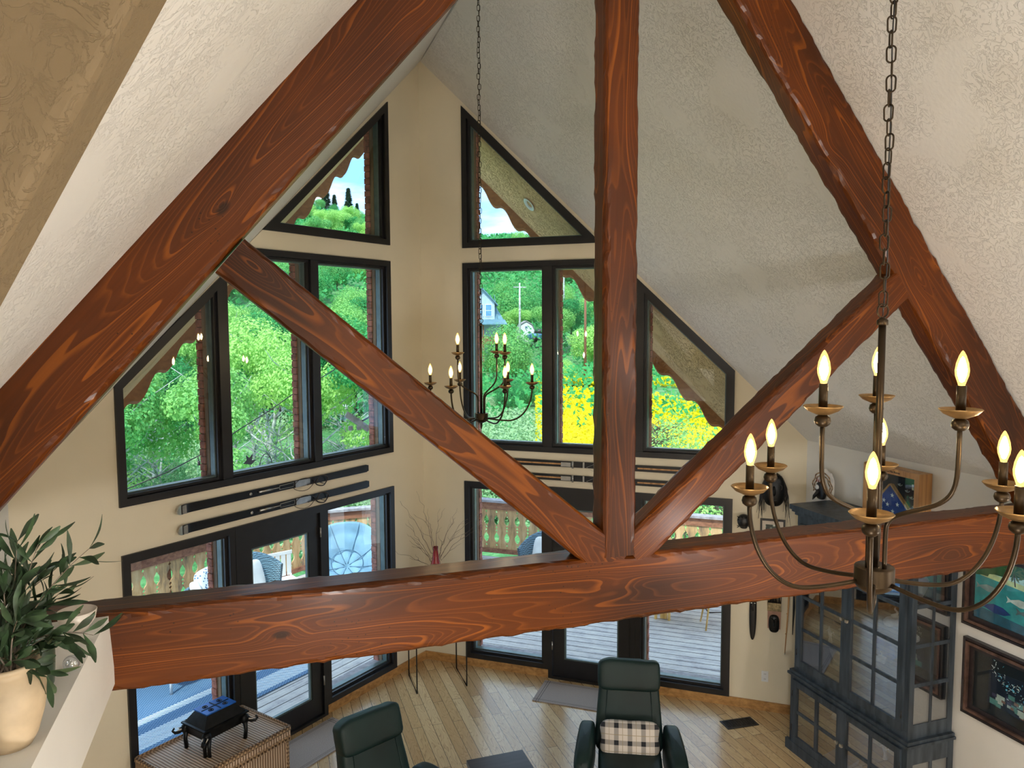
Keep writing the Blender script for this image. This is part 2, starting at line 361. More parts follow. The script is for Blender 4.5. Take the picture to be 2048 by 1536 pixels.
# ------------------------------------------------------------------ windows and doors
def outset(side, kind):
    o = UP[side]
    if kind == 'up': return [(o['u0'], o['zb']), (o['u1'], o['zb']), (o['u1'], o['zs']), (o['us'], o['zt']), (o['u0'], o['zt'])]
    return [(o['t0'], o['tz0']), (o['t1'], o['tz0']), (o['t0'], o['tz1'])]
def inset(poly, d):
    n = len(poly); res = []
    ar = sum(poly[i][0] * poly[(i + 1) % n][1] - poly[(i + 1) % n][0] * poly[i][1] for i in range(n)); sg = 1 if ar > 0 else -1
    for i in range(n):
        p0, p1, p2 = Vector(poly[i - 1]), Vector(poly[i]), Vector(poly[(i + 1) % n])
        a = (p1 - p0).normalized(); b = (p2 - p1).normalized(); na = Vector((-a.y, a.x)) * sg; nb = Vector((-b.y, b.x)) * sg
        den = 1 + na.dot(nb); res.append(tuple(p1 + (na + nb) * d / den))
    return res
def clip(poly, a, b):      # keep a <= u <= b
    def half(pl, f, inter):
        r_ = []
        for i in range(len(pl)):
            p, q = pl[i - 1], pl[i]
            if f(q):
                if not f(p): r_.append(inter(p, q))
                r_.append(q)
            elif f(p): r_.append(inter(p, q))
        return r_
    def it(c): return lambda p, q: (c, p[1] + (q[1] - p[1]) * (c - p[0]) / (q[0] - p[0]))
    pl = half(poly, lambda p: p[0] >= a - 1e-9, it(a)); return half(pl, lambda p: p[0] <= b + 1e-9, it(b))
def pane_set(root_, side, poly, mull, mw, tagname='pane'):
    """poly: inner outline; mull: list of mullion centres"""
    us = [p[0] for p in poly]; edges = [min(us)] + [x for m_ in mull for x in (m_ - mw / 2, m_ + mw / 2)] + [max(us)]
    for i in range(0, len(edges), 2):
        pl = clip(poly, edges[i], edges[i + 1]); fr = inset(pl, .028)
        g = MB(); g.ring(pl, fr, PF(side, .02), PF(side, .085)); g.build('sash', M['black'], root_)
        g = MB(); fr2 = inset(pl, .028); g.ring(fr2, inset(fr2, .012), PF(side, .055), PF(side, .12)); g.build('glazing_channel', M['gasket'], root_)
        g = MB(); g.prism(fr, PF(side, .066), PF(side, .070)); g.build(tagname, M['glass'], root_)
    for m_ in mull:
        pl = clip(poly, m_ - mw / 2, m_ + mw / 2); g = MB(); g.prism(pl, PF(side, -.012), PF(side, .11)); g.build('mullion', M['black'], root_)
    # outdoor reveal boards with their brick edging, one at the prow side of every pane
    for i in range(0, len(edges), 2):
        a = edges[i]; pl = clip(poly, a, edges[i + 1]); zs = [p[1] for p in pl if abs(p[0] - a) < 1e-6]; z0, z1 = min(zs), max(zs)
        g = MB(); g.prism([(a + .005, z0), (a + .045, z0), (a + .045, z1), (a + .005, z1)], PF(side, .125), PF(side, .175)); g.build('reveal_board', M['reveal'], root_)
        g = MB(); g.prism([(a - .01, z0), (a + .047, z0), (a + .047, z1), (a - .01, z1)], PF(side, .18), PF(side, .245)); g.build('mortar', M['mortar'], root_)
        g = MB(); z = z0; k = 0
        while z < z1 - .03:
            h = min(.063, z1 - z); w_ = .005 if k % 2 else .0
            g.prism([(a - .01, z), (a + .055 + w_, z), (a + .055 + w_, z + h), (a - .01, z + h)], PF(side, .178), PF(side, .25)); z += .07; k += 1
        g.build('brick_edging', M['brick'], root_)
        # exterior sill
        g = MB(); g.prism([(a, z0 - .02), (edges[i + 1], z0 - .02), (edges[i + 1], z0 + .012), (a, z0 + .012)], PF(side, .12), PF(side, .26)); g.build('sill', M['rail_cap'], root_)
wi = 1
for side in ('L', 'R'):
    for kind in ('up', 'tri'):
        rt_ = sroot('window_%d' % wi, PT(side, 0, 0)); rt_.location = (0, 0, 0); wi += 1
        o_ = outset(side, kind); i_ = inset(o_, .062)
        g = MB(); g.ring(o_, i_, PF(side, -.022), PF(side, .03)); g.ring(inset(o_, .05), i_, PF(side, .0), PF(side, .12)); g.build('casing', M['black'], rt_)
        if kind == 'up': pane_set(rt_, side, i_, [1.672, 2.765] if side == 'L' else [1.595, 2.64], .10)
        else: pane_set(rt_, side, i_, [], .1)
    # lower unit: fixed lights either side of a glazed door
    u0, u1 = UP[side]['u0'], UP[side]['u1']
    d0, d1 = (1.64, 2.72) if side == 'L' else (1.60, 2.62)
    rt_ = sroot('window_%d' % wi); wi += 1
    zb = .10; zt = 2.285
    for (a, b) in ((u0, d0), (d1, u1)):
        o_ = [(a, zb), (b, zb), (b, zt), (a, zt)]; i_ = inset(o_, .062)
        g = MB(); g.ring(o_, i_, PF(side, -.022), PF(side, .12)); g.build('casing', M['black'], rt_)
        pane_set(rt_, side, i_, [], .1)
    dr = sroot('door_1' if side == 'L' else 'door_2')
    g = MB(); o_ = [(d0, 0), (d1, 0), (d1, zt), (d0, zt)]; i_ = [(d0 + .05, 0), (d1 - .05, 0), (d1 - .05, zt - .075), (d0 + .05, zt - .075)]
    g.ring(o_, i_, PF(side, -.026), PF(side, .12)); g.build('door_frame', M['black'], dr)
    g = MB(); lo = [(d0 + .055, .035), (d1 - .055, .035), (d1 - .055, zt - .08), (d0 + .055, zt - .08)]; li = [(d0 + .19, .235), (d1 - .19, .235), (d1 - .19, 2.03), (d0 + .19, 2.03)]
    g.ring(lo, li, PF(side, .0), PF(side, .045)); g.build('door_leaf', M['black'], dr)
    g = MB(); g.ring(li, inset(li, .018), PF(side, .01), PF(side, .04)); g.build('glazing_bead', M['gasket'], dr)
    g = MB(); g.prism(inset(li, .01), PF(side, .022), PF(side, .027)); g.build('pane', M['glass'], dr)
    g = MB(); g.prism([(d0 + .05, 0), (d1 - .05, 0), (d1 - .05, .03), (d0 + .05, .03)], PF(side, -.03), PF(side, .2)); g.build('threshold', M['black'], dr)
    hu = d0 + .053
    for hz in (.35, 1.95):
        g = MB(); g.tube([PT(side, hu, hz, -.03), PT(side, hu, hz + .10, -.03)], .008, 8); g.build('hinge', M['chrome'], dr)
    hu = d1 - .12
    g = MB(); g.prism([(hu - .02, .95), (hu + .02, .95), (hu + .02, 1.15), (hu - .02, 1.15)], PF(side, -.008), PF(side, .0)); g.tube([PT(side, hu, 1.05, -.005), PT(side, hu, 1.05, -.05), PT(side, hu - .12, 1.05, -.055)], .009, 8)
    g.build('door_handle', M['black'], dr)

# ------------------------------------------------------------------ timber truss
truss = root('timber_truss', (1.87, 3.73, 2.5), 'large stained timber roof truss with hand-hewn edges spanning the whole room', 'truss')
def beam(name, p0, p1, width, depth, y0, seed, parent, amp=.011, ext0=0, ext1=0):
    """p0,p1: (x,z) of the centre line; faces span y0..y0+depth, wavy hewn arrises"""
    a = Vector((p0[0], 0, p0[1])); b = Vector((p1[0], 0, p1[1])); X = (b - a).normalized(); a -= X * ext0; b += X * ext1; Ln = (b - a).length
    Z = Vector((0, 1, 0)).cross(X) * -1
    N = max(8, int(Ln / .035)); mb = MB(); vs = []; c = .012
    hw, hd = width / 2, depth / 2
    q_ = .022; sec = []
    for (sy, sz) in ((-1, -1), (1, -1), (1, 1), (-1, 1)):
        pa_, pb_ = (sy * (hd - c), sz * hw), (sy * hd, sz * (hw - c)); ia_, ib_ = (sy * (hd - c - q_), sz * hw), (sy * hd, sz * (hw - c - q_))
        sec += [(ib_, 0), (pb_, 1), (pa_, 1), (ia_, 0)] if sy * sz > 0 else [(ia_, 0), (pa_, 1), (pb_, 1), (ib_, 0)]
    for i in range(N + 1):
        x = Ln * i / N
        for (y, z), cn in sec:
            sz = 1 if z > 0 else -1; sy = 1 if y > 0 else -1; dz = dy = 0
            if cn:
                q = abs(noise.noise(Vector((x * 5.0 + seed * 7, sz * 3.1 + sy * 5, seed)))) * amp * 1.7 + abs(noise.noise(Vector((x * 15, sz * 9.0 + sy * 5, seed)))) * amp * .7
                dz = -sz * q; dy = -sy * abs(noise.noise(Vector((x * 8 + 3, sz * 4 + seed, sy * 2)))) * amp * 1.1
            vs.append((x, y + dy, z + dz))
    n = len(sec); fs = [(i * n + k, i * n + (k + 1) % n, (i + 1) * n + (k + 1) % n, (i + 1) * n + k) for i in range(N) for k in range(n)]
    fs += [tuple(range(n))[::-1], tuple(range(N * n, N * n + n))]
    mb.add(vs, fs, None, False)
    Yv = Vector((0, 1, 0)); mat = Matrix(((X.x, Yv.x, -Z.x if False else Z.x, a.x), (X.y, Yv.y, Z.y, y0 + hd), (X.z, Yv.z, Z.z, a.z), (0, 0, 0, 1)))
    o = mb.build(name, M['timber']); o.parent = parent
    o.matrix_parent_inverse = Matrix.Translation(-parent.location); o.matrix_basis = mat
    return o
def line_c(x0, z0, x1, z1, w_, sgn):       # centre line from an edge line, moved by w/2 perpendicular
    d = Vector((x1 - x0, z1 - z0)).normalized(); n = Vector((-d.y, d.x)) * sgn * w_ / 2; return (x0 + n.x, z0 + n.y), (x1 + n.x, z1 + n.y)
# tie beam
beam('tie_beam', (XL + .005, 2.682), (XE - .005, 2.682), .378, .225, 3.73, 1.0, truss, .012)
# rafters (lower edges measured), 34 / 33 cm deep
sl = 1.166; a, b = line_c(-1.85, 3.383 - sl * (1.85 - 1.062), 1.78, 4.404 + sl * (1.78 + .172), .34, 1)
beam('left_rafter', a, b, .34, .15, 3.728, 2.0, truss, .012)
sl = -1.262; a, b = line_c(1.96, 5.384 - sl * (3.004 - 1.96), 5.5, 5.384 + sl * (5.5 - 3.004), .325, 1)
beam('right_rafter', a, b, .325, .16, 3.728, 3.0, truss, .014)
beam('king_post', (1.872, 2.87), (1.872, 7.0), .20, .165, 3.724, 4.0, truss, .012)
a, b = line_c(-.172, 4.395, 1.80, 4.395 - (4.395 - 2.887) / (1.616 + .172) * 1.972, .205, 1)
beam('left_strut', a, b, .205, .16, 3.731, 5.0, truss, .010)
a, b = line_c(2.02, 2.79, 3.867, 4.307, .20, 1)
beam('right_strut', a, b, .20, .16, 3.731, 6.0, truss, .012, 0, .06)

# ------------------------------------------------------------------ plant ledge and bulkhead at the left, near the loft
mb = MB(); mb.prism([(XL, 2.855), (-.668, 2.855), (-.668, 2.835), (-.655, 2.62), (-.655, 2.54), (-.70, 2.50), (XL, 2.50)], lambda p: Vector((p[0], .6, p[1])), lambda p: Vector((p[0], 3.735, p[1])))
struct(mb.build('trim_2', M['wall_side']), 'painted plaster ledge running to the end of the tie beam')
mb = MB(); pa = (-.243, 4.233); pb = (-.098, 4.513)
def xl(z): return pa[0] + (z - pa[1]) * (pb[0] - pa[0]) / (pb[1] - pa[1])
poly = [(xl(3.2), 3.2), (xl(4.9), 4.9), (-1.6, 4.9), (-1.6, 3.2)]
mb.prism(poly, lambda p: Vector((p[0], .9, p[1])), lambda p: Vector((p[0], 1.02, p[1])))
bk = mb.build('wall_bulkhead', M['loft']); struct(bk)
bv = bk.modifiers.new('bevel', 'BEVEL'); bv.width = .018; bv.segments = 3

# unseen glowing globes, added behind the camera to brighten the room
for i, (x, y, z, e) in enumerate(((-.9, -2.2, 3.4, 55), (1.9, -2.6, 5.0, 140), (4.2, -.2, 3.7, 55))):
    t = root('globe_lamp', (x, y, z), ['frosted globe lamp hanging at the left of the loft', 'frosted globe lamp hanging under the ridge of the loft', 'frosted globe lamp hanging at the right of the loft'][i], 'hanging lamp')
    g = MB(); g.sq((0, 0, 0), (.30, .30, .30), 1.0); g.build('globe', emit('lamp_globe_%d' % i, (1, .975, .94, 1), e), t)
    g = MB(); g.lathe([(0, .15), (.05, .15), (.045, .20), (.01, .21), (.01, .6), (0, .6)], 20); g.build('stem', M['black'], t)

# glowing globes on stands, added below the view to light the ceiling
for i, (x, y, e) in enumerate(((.6, .3, 190), (4.3, .4, 120))):
    t = root('floor_lamp', (x, y, 0), ['globe floor lamp standing at the left under the loft edge', 'globe floor lamp standing at the right under the loft edge'][i], 'floor lamp')
    g = MB(); g.lathe([(0, 0), (.15, 0), (.15, .02), (.015, .03), (.012, 1.80), (.04, 1.82), (0, 1.85)], 28); g.build('stand', M['black'], t)
    g = MB(); g.sq((0, 0, 1.97), (.30, .30, .30), 1.0); g.build('globe', emit('floor_lamp_globe_%d' % i, (1, .97, .93, 1), e), t)

# ------------------------------------------------------------------ chandeliers
def chandelier(name, loc, label, r_low, r_up, ang0, uang, chain_top, link_s, z_pan=.27, z_up=.54):
    """loc: centre of the hub top"""
    t = root(name, loc, label, 'chandelier')
    g = MB(); g.lathe([(0, -.090), (.014, -.089), (.036, -.080), (.054, -.068), (.062, -.055), (.063, -.052), (.062, -.05), (.062, .0), (.060, .004), (0, .004)], 32); g.build('hub', M['metal'], t)
    g = MB(); g.lathe([(0, -.150), (.003, -.147), (.009, -.118), (.010, -.085), (0, -.085)], 16); g.build('finial', M['metal'], t)
    top = .80
    g = MB(); g.tube([(0, 0, 0), (0, 0, top)], .0115, 14); g.lathe([(.0115, top), (.017, top), (.017, top + .016), (.008, top + .024), (0, top + .024)], 16)
    g.build('rod', M['metal'], t)
    g = MB(); g.tube([(.022 * math.cos(a), 0, top + .046 + .022 * math.sin(a)) for a in [2 * math.pi * k / 20 for k in range(20)]], .003, 8, close=True); g.build('loop', M['metal'], t)
    # arms
    def cand(arm, x, y, z):
        g = MB(); g.lathe([(0, z - .012), (.02, z - .012), (.046, z + .0), (.058, z + .012), (.060, z + .014), (.058, z + .016), (.045, z + .006), (.018, z - .004), (0, z - .004)], 28, c=(x, y, 0)); g.build('drip_pan', M['bronze_pan'], arm)
        g = MB(); g.lathe([(0, z - .05), (.012, z - .05), (.022, z - .042), (.025, z - .032), (.022, z - .02), (.012, z - .013), (0, z - .013)], 20, c=(x, y, 0)); g.build('bobeche', M['metal'], arm)
        g = MB(); g.tube([(x, y, z - .005), (x, y, z + .085)], .0135, 16); g.build('candle_sleeve', M['metal'], arm)
        g = MB(); g.lathe([(.009, z + .085), (.011, z + .092), (.0185, z + .115), (.020, z + .130), (.017, z + .152), (.010, z + .174), (.004, z + .186), (0, z + .19)], 18, c=(x, y, 0)); g.mat(1).lathe([(0, z + .094), (.006, z + .098), (.0125, z + .118), (.0135, z + .132), (.010, z + .150), (.005, z + .166), (0, z + .172)], 12, c=(x, y, 0)); g.build('bulb', [M['bulbglass'], M['bulb']], arm)
    for k in range(6):
        a = R(ang0 + 60 * k); ca, sa = math.cos(a), math.sin(a); pts = []
        for q in range(25):
            s = q / 24
            if s < .28: rr = .055 + (r_low * .42) * s / .28; zz = -.045 - .02 * math.sin(s / .28 * math.pi / 2)
            else:
                th = (s - .28) / .72 * math.pi / 2; r0 = .055 + r_low * .42; rr = r0 + (r_low - r0) * math.sin(th); zz = -.065 + (z_pan - .04 + .065) * (1 - math.cos(th)) * 1.0
            pts.append((rr * ca, rr * sa, zz))
        g = MB(); g.tube(pts, .0075, 10); arm = g.build('lower_arm', M['metal'], t); cand(arm, r_low * ca, r_low * sa, z_pan)
    for a in uang:
        a = R(a); ca, sa = math.cos(a), math.sin(a); pts = []
        prof = [(.034, .0), (.034, .12), (.037, .155), (.055, .18), (.10, .205), (r_up - .06, .245), (r_up - .02, .28), (r_up, .33), (r_up, z_up - .04)]
        for i in range(len(prof) - 1):
            for q in range(4):
                s = q / 4; p = prof[i]; n_ = prof[i + 1]; pts.append(((p[0] + (n_[0] - p[0]) * s), (p[1] + (n_[1] - p[1]) * s)))
        pts.append(prof[-1]); sm = pts[:]
        for _ in range(3): sm = [sm[0]] + [((sm[i - 1][0] + 2 * sm[i][0] + sm[i + 1][0]) / 4, (sm[i - 1][1] + 2 * sm[i][1] + sm[i + 1][1]) / 4) for i in range(1, len(sm) - 1)] + [sm[-1]]
        g = MB(); g.tube([(p * ca, p * sa, z) for p, z in sm], .0075, 10); arm = g.build('upper_arm', M['metal'], t); cand(arm, r_up * ca, r_up * sa, z_up)
    # chain
    g = MB(); z = top + .058; k = 0; L_ = .052 * link_s; W_ = .0135 * link_s
    while z < chain_top:
        pts = []
        for q in range(16):
            an = 2 * math.pi * q / 16; cx = W_ * math.cos(an); cz = math.sin(an) * W_ + (L_ / 2 - W_) * (1 if math.sin(an) >= 0 else -1)
            pts.append((cx, 0, cz) if k % 2 else (0, cx, cz))
        wob = .004 * math.sin(k * 1.3)
        g.tube([(p[0] * math.cos(.5 + k * .12) - p[1] * math.sin(.5 + k * .12) + wob, p[0] * math.sin(.5 + k * .12) + p[1] * math.cos(.5 + k * .12), p[2] + z + L_ / 2) for p in pts], .0028, 6, close=True)
        z += L_ - .0115 * link_s * .6; k += 1
    g.build('chain', M['metal'], t)
    g = MB(); g.tube([(.006 * math.sin(i * .9) + .006, .006 * math.cos(i * .7), top + .03 + (chain_top - top) * i / 40) for i in range(41)], .0022, 6); g.build('cord', M['black'], t)
    g = MB(); g.lathe([(0, chain_top), (.06, chain_top), (.065, chain_top + .02), (.03, chain_top + .03), (0, chain_top + .04)][::-1], 20); g.build('canopy', M['metal'], t)
    return t
chandelier('chandelier', (1.92, 1.96, 3.345), 'large bronze nine-light candle chandelier nearest the camera on the right', .425, .255, 44, (-173, 48, -76), 7.25 - 3.345 - .06, 1.0, .262, .535)
chandelier('chandelier', (1.93, 6.66, 3.345), 'small-looking nine-light candle chandelier hanging far away before the windows', .465, .235, 40, (192, 35, -40), 7.25 - 3.345 - .06, 1.0, .27, .55)
# ------------------------------------------------------------------ outdoors: eaves
M['soffit'] = stucco('stucco_soffit', (236, 188, 134), 1.0, 1.0, .12)
M['barge'] = wood('stained_bargeboard', (126, 74, 34), (164, 104, 56), .7, 0)
def eave(side, ua, ub, off=-.06, D=1.05):
    rf = (lambda x: roofLw(x) + off) if side == 'L' else (lambda x: roofR(x) + off)
    def e(u, d, dz=0):
        p = PT(side, u, 0, d); p.z = rf(p.x if d < .2 else PT(side, u, 0, 0).x + (p.x - PT(side, u, 0, 0).x)) + dz; return p
    mb = MB(); N = 8; vs = []
    for i in range(N + 1):
        u = ua + (ub - ua) * i / N
        vs += [e(u, T - .01), e(u, D), e(u, D, .25), e(u, T - .01, .25)]
    fs = [(i * 4 + k, i * 4 + (k + 1) % 4, i * 4 + 4 + (k + 1) % 4, i * 4 + 4 + k) for i in range(N) for k in range(4)] + [(0, 1, 2, 3), (N * 4 + 3, N * 4 + 2, N * 4 + 1, N * 4)]
    mb.add(vs, fs, None, False); o = struct(mb.build('eave', M['soffit']))
    # scalloped bargeboard
    mb = MB(); n = int((ub - ua) / .30) * 12; vs = []
    for i in range(n + 1):
        u = ua + (ub - ua) * i / n; ph = (i % 12) / 12
        dep = .115 + (.075 * math.sin(math.pi * min(1, ph / .62)) if ph < .62 else -.03 * math.sin(math.pi * (ph - .62) / .38))
        for d in (D - .02, D + .02): vs += [e(u, d, .2), e(u, d, -dep)]
    fs = []
    for i in range(n):
        a = i * 4; b = a + 4; fs += [(a, b, b + 1, a + 1), (a + 2, a + 3, b + 3, b + 2), (a + 1, b + 1, b + 3, a + 3), (a, a + 2, b + 2, b)]
    mb.add(vs, fs, None, False); struct(mb.build('bargeboard', M['barge']))
    return e
eL_ = eave('L', -.8, 6.2); eR_ = eave('R', -.8, 6.0)
p = eR_(1.20, .55, -.006); mb = MB()
nrm = Vector((1.25, 0, 1)).normalized(); Mx = Matrix.Translation(p) @ nrm.to_track_quat('Z', 'Y').to_matrix().to_4x4()
mb.lathe([(.055, -.004), (.085, -.004), (.092, -.012), (.088, -.018), (.06, -.012), (.05, .01), (0, .01)], 28, Mx); tag(mb.build('soffit_light', M['white']), 'round white recessed downlight set in the tan soffit outside the upper right window', 'outdoor light')

# ------------------------------------------------------------------ deck, railing
m = NT('weathered_deck_boards'); tc_ = m.n('ShaderNodeTexCoord'); sp = m.n('ShaderNodeSeparateXYZ'); m.l(tc_.outputs['Object'], sp.inputs[0])
dx = m.math('SUBTRACT', sp.outputs[0], A.x); dy = m.math('SUBTRACT', sp.outputs[1], A.y); ax_ = m.math('ABSOLUTE', dx); cB, sB = math.cos(B), math.sin(B)
vv = m.math('ADD', m.math('MULTIPLY', ax_, cB), m.math('MULTIPLY', dy, sB)); uu = m.math('SUBTRACT', m.math('MULTIPLY', ax_, sB), m.math('MULTIPLY', dy, cB))
row = m.math('MULTIPLY', vv, 1 / .145); fr_ = m.math('FRACT', row); fl_ = m.math('FLOOR', row)
gap = m.ramp(fr_, [(0, (1, 1, 1, 1)), (.08, (1, 1, 1, 1)), (.10, (0, 0, 0, 1)), (1, (0, 0, 0, 1))])
cx = m.n('ShaderNodeCombineXYZ'); m.l(uu, cx.inputs[0]); m.l(m.math('MULTIPLY', vv, 12), cx.inputs[1]); m.l(fl_, cx.inputs[2])
n1 = m.noise(cx.outputs[0], 1.7, 5, .7); n2 = m.noise(m.coord('Object'), 7, 4, .7)
c = m.ramp(m.math('ADD', m.math('MULTIPLY', n1, .6), m.math('MULTIPLY', n2, .4)), [(.34, (140, 134, 138)), (.46, (184, 178, 176)), (.62, (208, 202, 194))])
c = m.mix(gap, c, s2l((34, 30, 34))); m.base(c, .75); m.bump(m.math('SUBTRACT', 1, gap), .5, .01); M['deck'] = m.m
def dpt(side, u, d, z): return PT(side, u, z, d)
DO = 4.05; DR = 4.5
corner_y = 13.35
xl_ = A.x - (sB * (corner_y - A.y) - DO) / -cB if False else A.x + (sB * (corner_y - A.y) - DO) / cB
xr_ = A.x + (DR - sB * (corner_y - A.y)) / cB
endL = Vector((xl_, corner_y, 0)) + dL * 5.2; endR = Vector((xr_, corner_y, 0)) + dR * 5.5
mb = MB(); w0L = PT('L', 5.4, 0, .1); w0R = PT('R', 5.6, 0, .1)
poly = [(A.x, A.y + .1), (w0L.x, w0L.y), (endL.x, endL.y), (xl_, corner_y), (xr_, corner_y), (endR.x, endR.y), (w0R.x, w0R.y)]
mb.prism(poly, lambda p: Vector((p[0], p[1], -.10)), lambda p: Vector((p[0], p[1], -.30))); struct(mb.build('deck', M['deck']), 'weathered grey plank deck around the glazed prow')
# deck posts down to the slope
def railing(p0, p1, label):
    d = (p1 - p0); Ln = d.length; d.normalize(); n = Vector((-d.y, d.x, 0)); t = root('railing', (p0 + p1) / 2 + Vector((0, 0, -.1)), label, 'railing', None)
    off = -t.location
    def Q(s, z, o=0): return p0 + d * s + n * o + Vector((0, 0, z)) + off
    mb = MB(); mb.prism([(0, .93), (Ln, .93), (Ln, .97), (0, .97)], lambda p: Q(p[0], p[1], -.09), lambda p: Q(p[0], p[1], .09)); mb.build('rail_cap', M['rail_cap'], t)
    mb = MB(); mb.prism([(0, .79), (Ln, .79), (Ln, .925), (0, .925)], lambda p: Q(p[0], p[1], -.035), lambda p: Q(p[0], p[1], .035)); mb.build('rail_board', M['rail_red'], t)
    mb = MB(); mb.prism([(0, -.02), (Ln, -.02), (Ln, .06), (0, .06)], lambda p: Q(p[0], p[1], -.035), lambda p: Q(p[0], p[1], .035)); mb.build('bottom_rail', M['rail_red'], t)
    W = .2; nb = int(Ln / W)
    prof = [(.045, .0), (.10, .0), (.12, .018), (.145, .0), (.17, .0), (.20, .03), (.235, .047), (.275, .05), (.31, .036), (.345, .010), (.375, .003), (.395, .024), (.42, .003), (.43, .003), (.452, .024), (.478, .003), (.50, .010), (.53, .038), (.57, .05), (.61, .045), (.65, .024), (.68, .004), (.72, .004), (.742, .022), (.765, .004), (.785, .004)]
    mb = MB()
    for i in range(nb):
        c0 = (i + .5) * W; h = W / 2 - .001
        left = [(c0 - h + w_, z) for z, w_ in prof]; right = [(c0 + h - w_, z) for z, w_ in prof]; N = len(prof)
        vs = [Q(x, z, -.012) for x, z in left] + [Q(x, z, -.012) for x, z in right] + [Q(x, z, .012) for x, z in left] + [Q(x, z, .012) for x, z in right]
        fs = []
        for k in range(N - 1):
            fs += [(k, N + k, N + k + 1, k + 1), (2 * N + k, 2 * N + k + 1, 3 * N + k + 1, 3 * N + k), (k, k + 1, 2 * N + k + 1, 2 * N + k), (N + k, 3 * N + k, 3 * N + k + 1, N + k + 1)]
        mb.add(vs, fs, None, False)
    mb.build('fretwork_boards', M['fence'], t)
    k = max(2, int(Ln / 1.8)); 
    for i in range(k + 1):
        s = Ln * i / k; mb = MB(); mb.prism([(s - .045, -.08), (s + .045, -.08), (s + .045, .93), (s - .045, .93)], lambda p: Q(p[0], p[1], .04), lambda p: Q(p[0], p[1], .13)); mb.build('post', M['rail_red'], t)
    return t
railing(endL, Vector((xl_, corner_y, 0)), 'wooden deck railing with leaf-shaped cutouts running along the left side of the deck')
railing(Vector((xl_, corner_y, 0)), Vector((xr_, corner_y, 0)), 'short wooden deck railing across the prow behind the round cushioned chair')
railing(Vector((xr_, corner_y, 0)), endR, 'wooden deck railing with leaf-shaped cutouts on the right side of the deck')

# ------------------------------------------------------------------ terrain
def sstep(a, b, x): x = max(0, min(1, (x - a) / (b - a))); return x * x * (3 - 2 * x)
def terr(x, y):
    d = math.hypot(x, y); az = math.degrees(math.atan2(x, max(y, .1))); k = sstep(6, 17, az)
    zl = -3.6 + 3.0 * sstep(20, 55, d) + 11 * sstep(50, 110, d) + 24 * sstep(95, 235, d)
    zrr = -3.2 + 1.0 * sstep(18, 40, d) + .4 * sstep(60, 80, d) + 3.8 * sstep(80, 100, d) + 24 * sstep(98, 215, d)
    z = zl * (1 - k) + zrr * k
    return z + noise.noise(Vector((x * .05, y * .05, 3))) * (.4 + d * .012)
m = NT('hillside_grass'); v_ = m.coord('Object'); sp = m.n('ShaderNodeSeparateXYZ'); m.l(v_, sp.inputs[0])
n1 = m.noise(v_, .35, 5, .7); n3 = m.noise(v_, 4, 4, .7)
c = m.ramp(m.math('ADD', m.math('MULTIPLY', n1, .5), m.math('MULTIPLY', n3, .5)), [(.32, (42, 92, 50)), (.5, (84, 146, 84)), (.62, (130, 168, 116)), (.72, (160, 170, 130))])
m.base(c, .9); m.bump(n3, .8, .2); M['grass'] = m.m
mb = MB(); rs = [12, 15, 19, 24, 30, 37, 45, 55, 65, 78, 92, 108, 125, 145, 170, 200, 240, 300]; na = 56; vs = []
for r_ in rs:
    for k in range(na + 1):
        a = R(-42 + 100 * k / na); x, y = r_ * math.sin(a), r_ * math.cos(a); vs.append((x, y, terr(x, y)))
fs = [(i * (na + 1) + k, i * (na + 1) + k + 1, (i + 1) * (na + 1) + k + 1, (i + 1) * (na + 1) + k) for i in range(len(rs) - 1) for k in range(na)]
mb.add(vs, fs, None, True); struct(mb.build('hillside', M['grass']), 'green hillside sloping up beyond the deck')

# ------------------------------------------------------------------ trees
def leafmat(name, cols, hv=.5):
    m = NT(name); oi = m.n('ShaderNodeObjectInfo'); n = m.noise(m.coord('Object'), 1.3, 3, .6); n2 = m.noise(m.coord('Object'), 9, 2, .6)
    f = m.math('ADD', m.math('MULTIPLY', oi.outputs['Random'], hv), m.math('MULTIPLY', m.math('ADD', n, n2), (1 - hv) * .5 + .1)); c = m.ramp(f, [(.12, cols[0]), (.45, cols[1]), (.85, cols[2])])
    m.base(c, .6, 0, .25); tr = m.n('ShaderNodeBsdfTranslucent'); m.l(c, tr.inputs[0]); mx = m.n('ShaderNodeMixShader'); mx.inputs[0].default_value = .35
    m.l(m.b.outputs[0], mx.inputs[1]); m.l(tr.outputs[0], mx.inputs[2]); m.l(mx.outputs[0], m.o.inputs['Surface']); return m.m
M['fol'] = leafmat('spring_foliage', [(16, 84, 60), (64, 164, 92), (178, 224, 124)])
M['fol2'] = leafmat('grey_green_brush', [(60, 128, 84), (122, 178, 116), (196, 216, 176)])
M['fol3'] = leafmat('conifer_needles', [(16, 56, 42), (26, 78, 54), (46, 104, 66)])
M['yel'] = leafmat('yellow_flower_heads', [(196, 176, 20), (244, 226, 16), (255, 242, 40)])
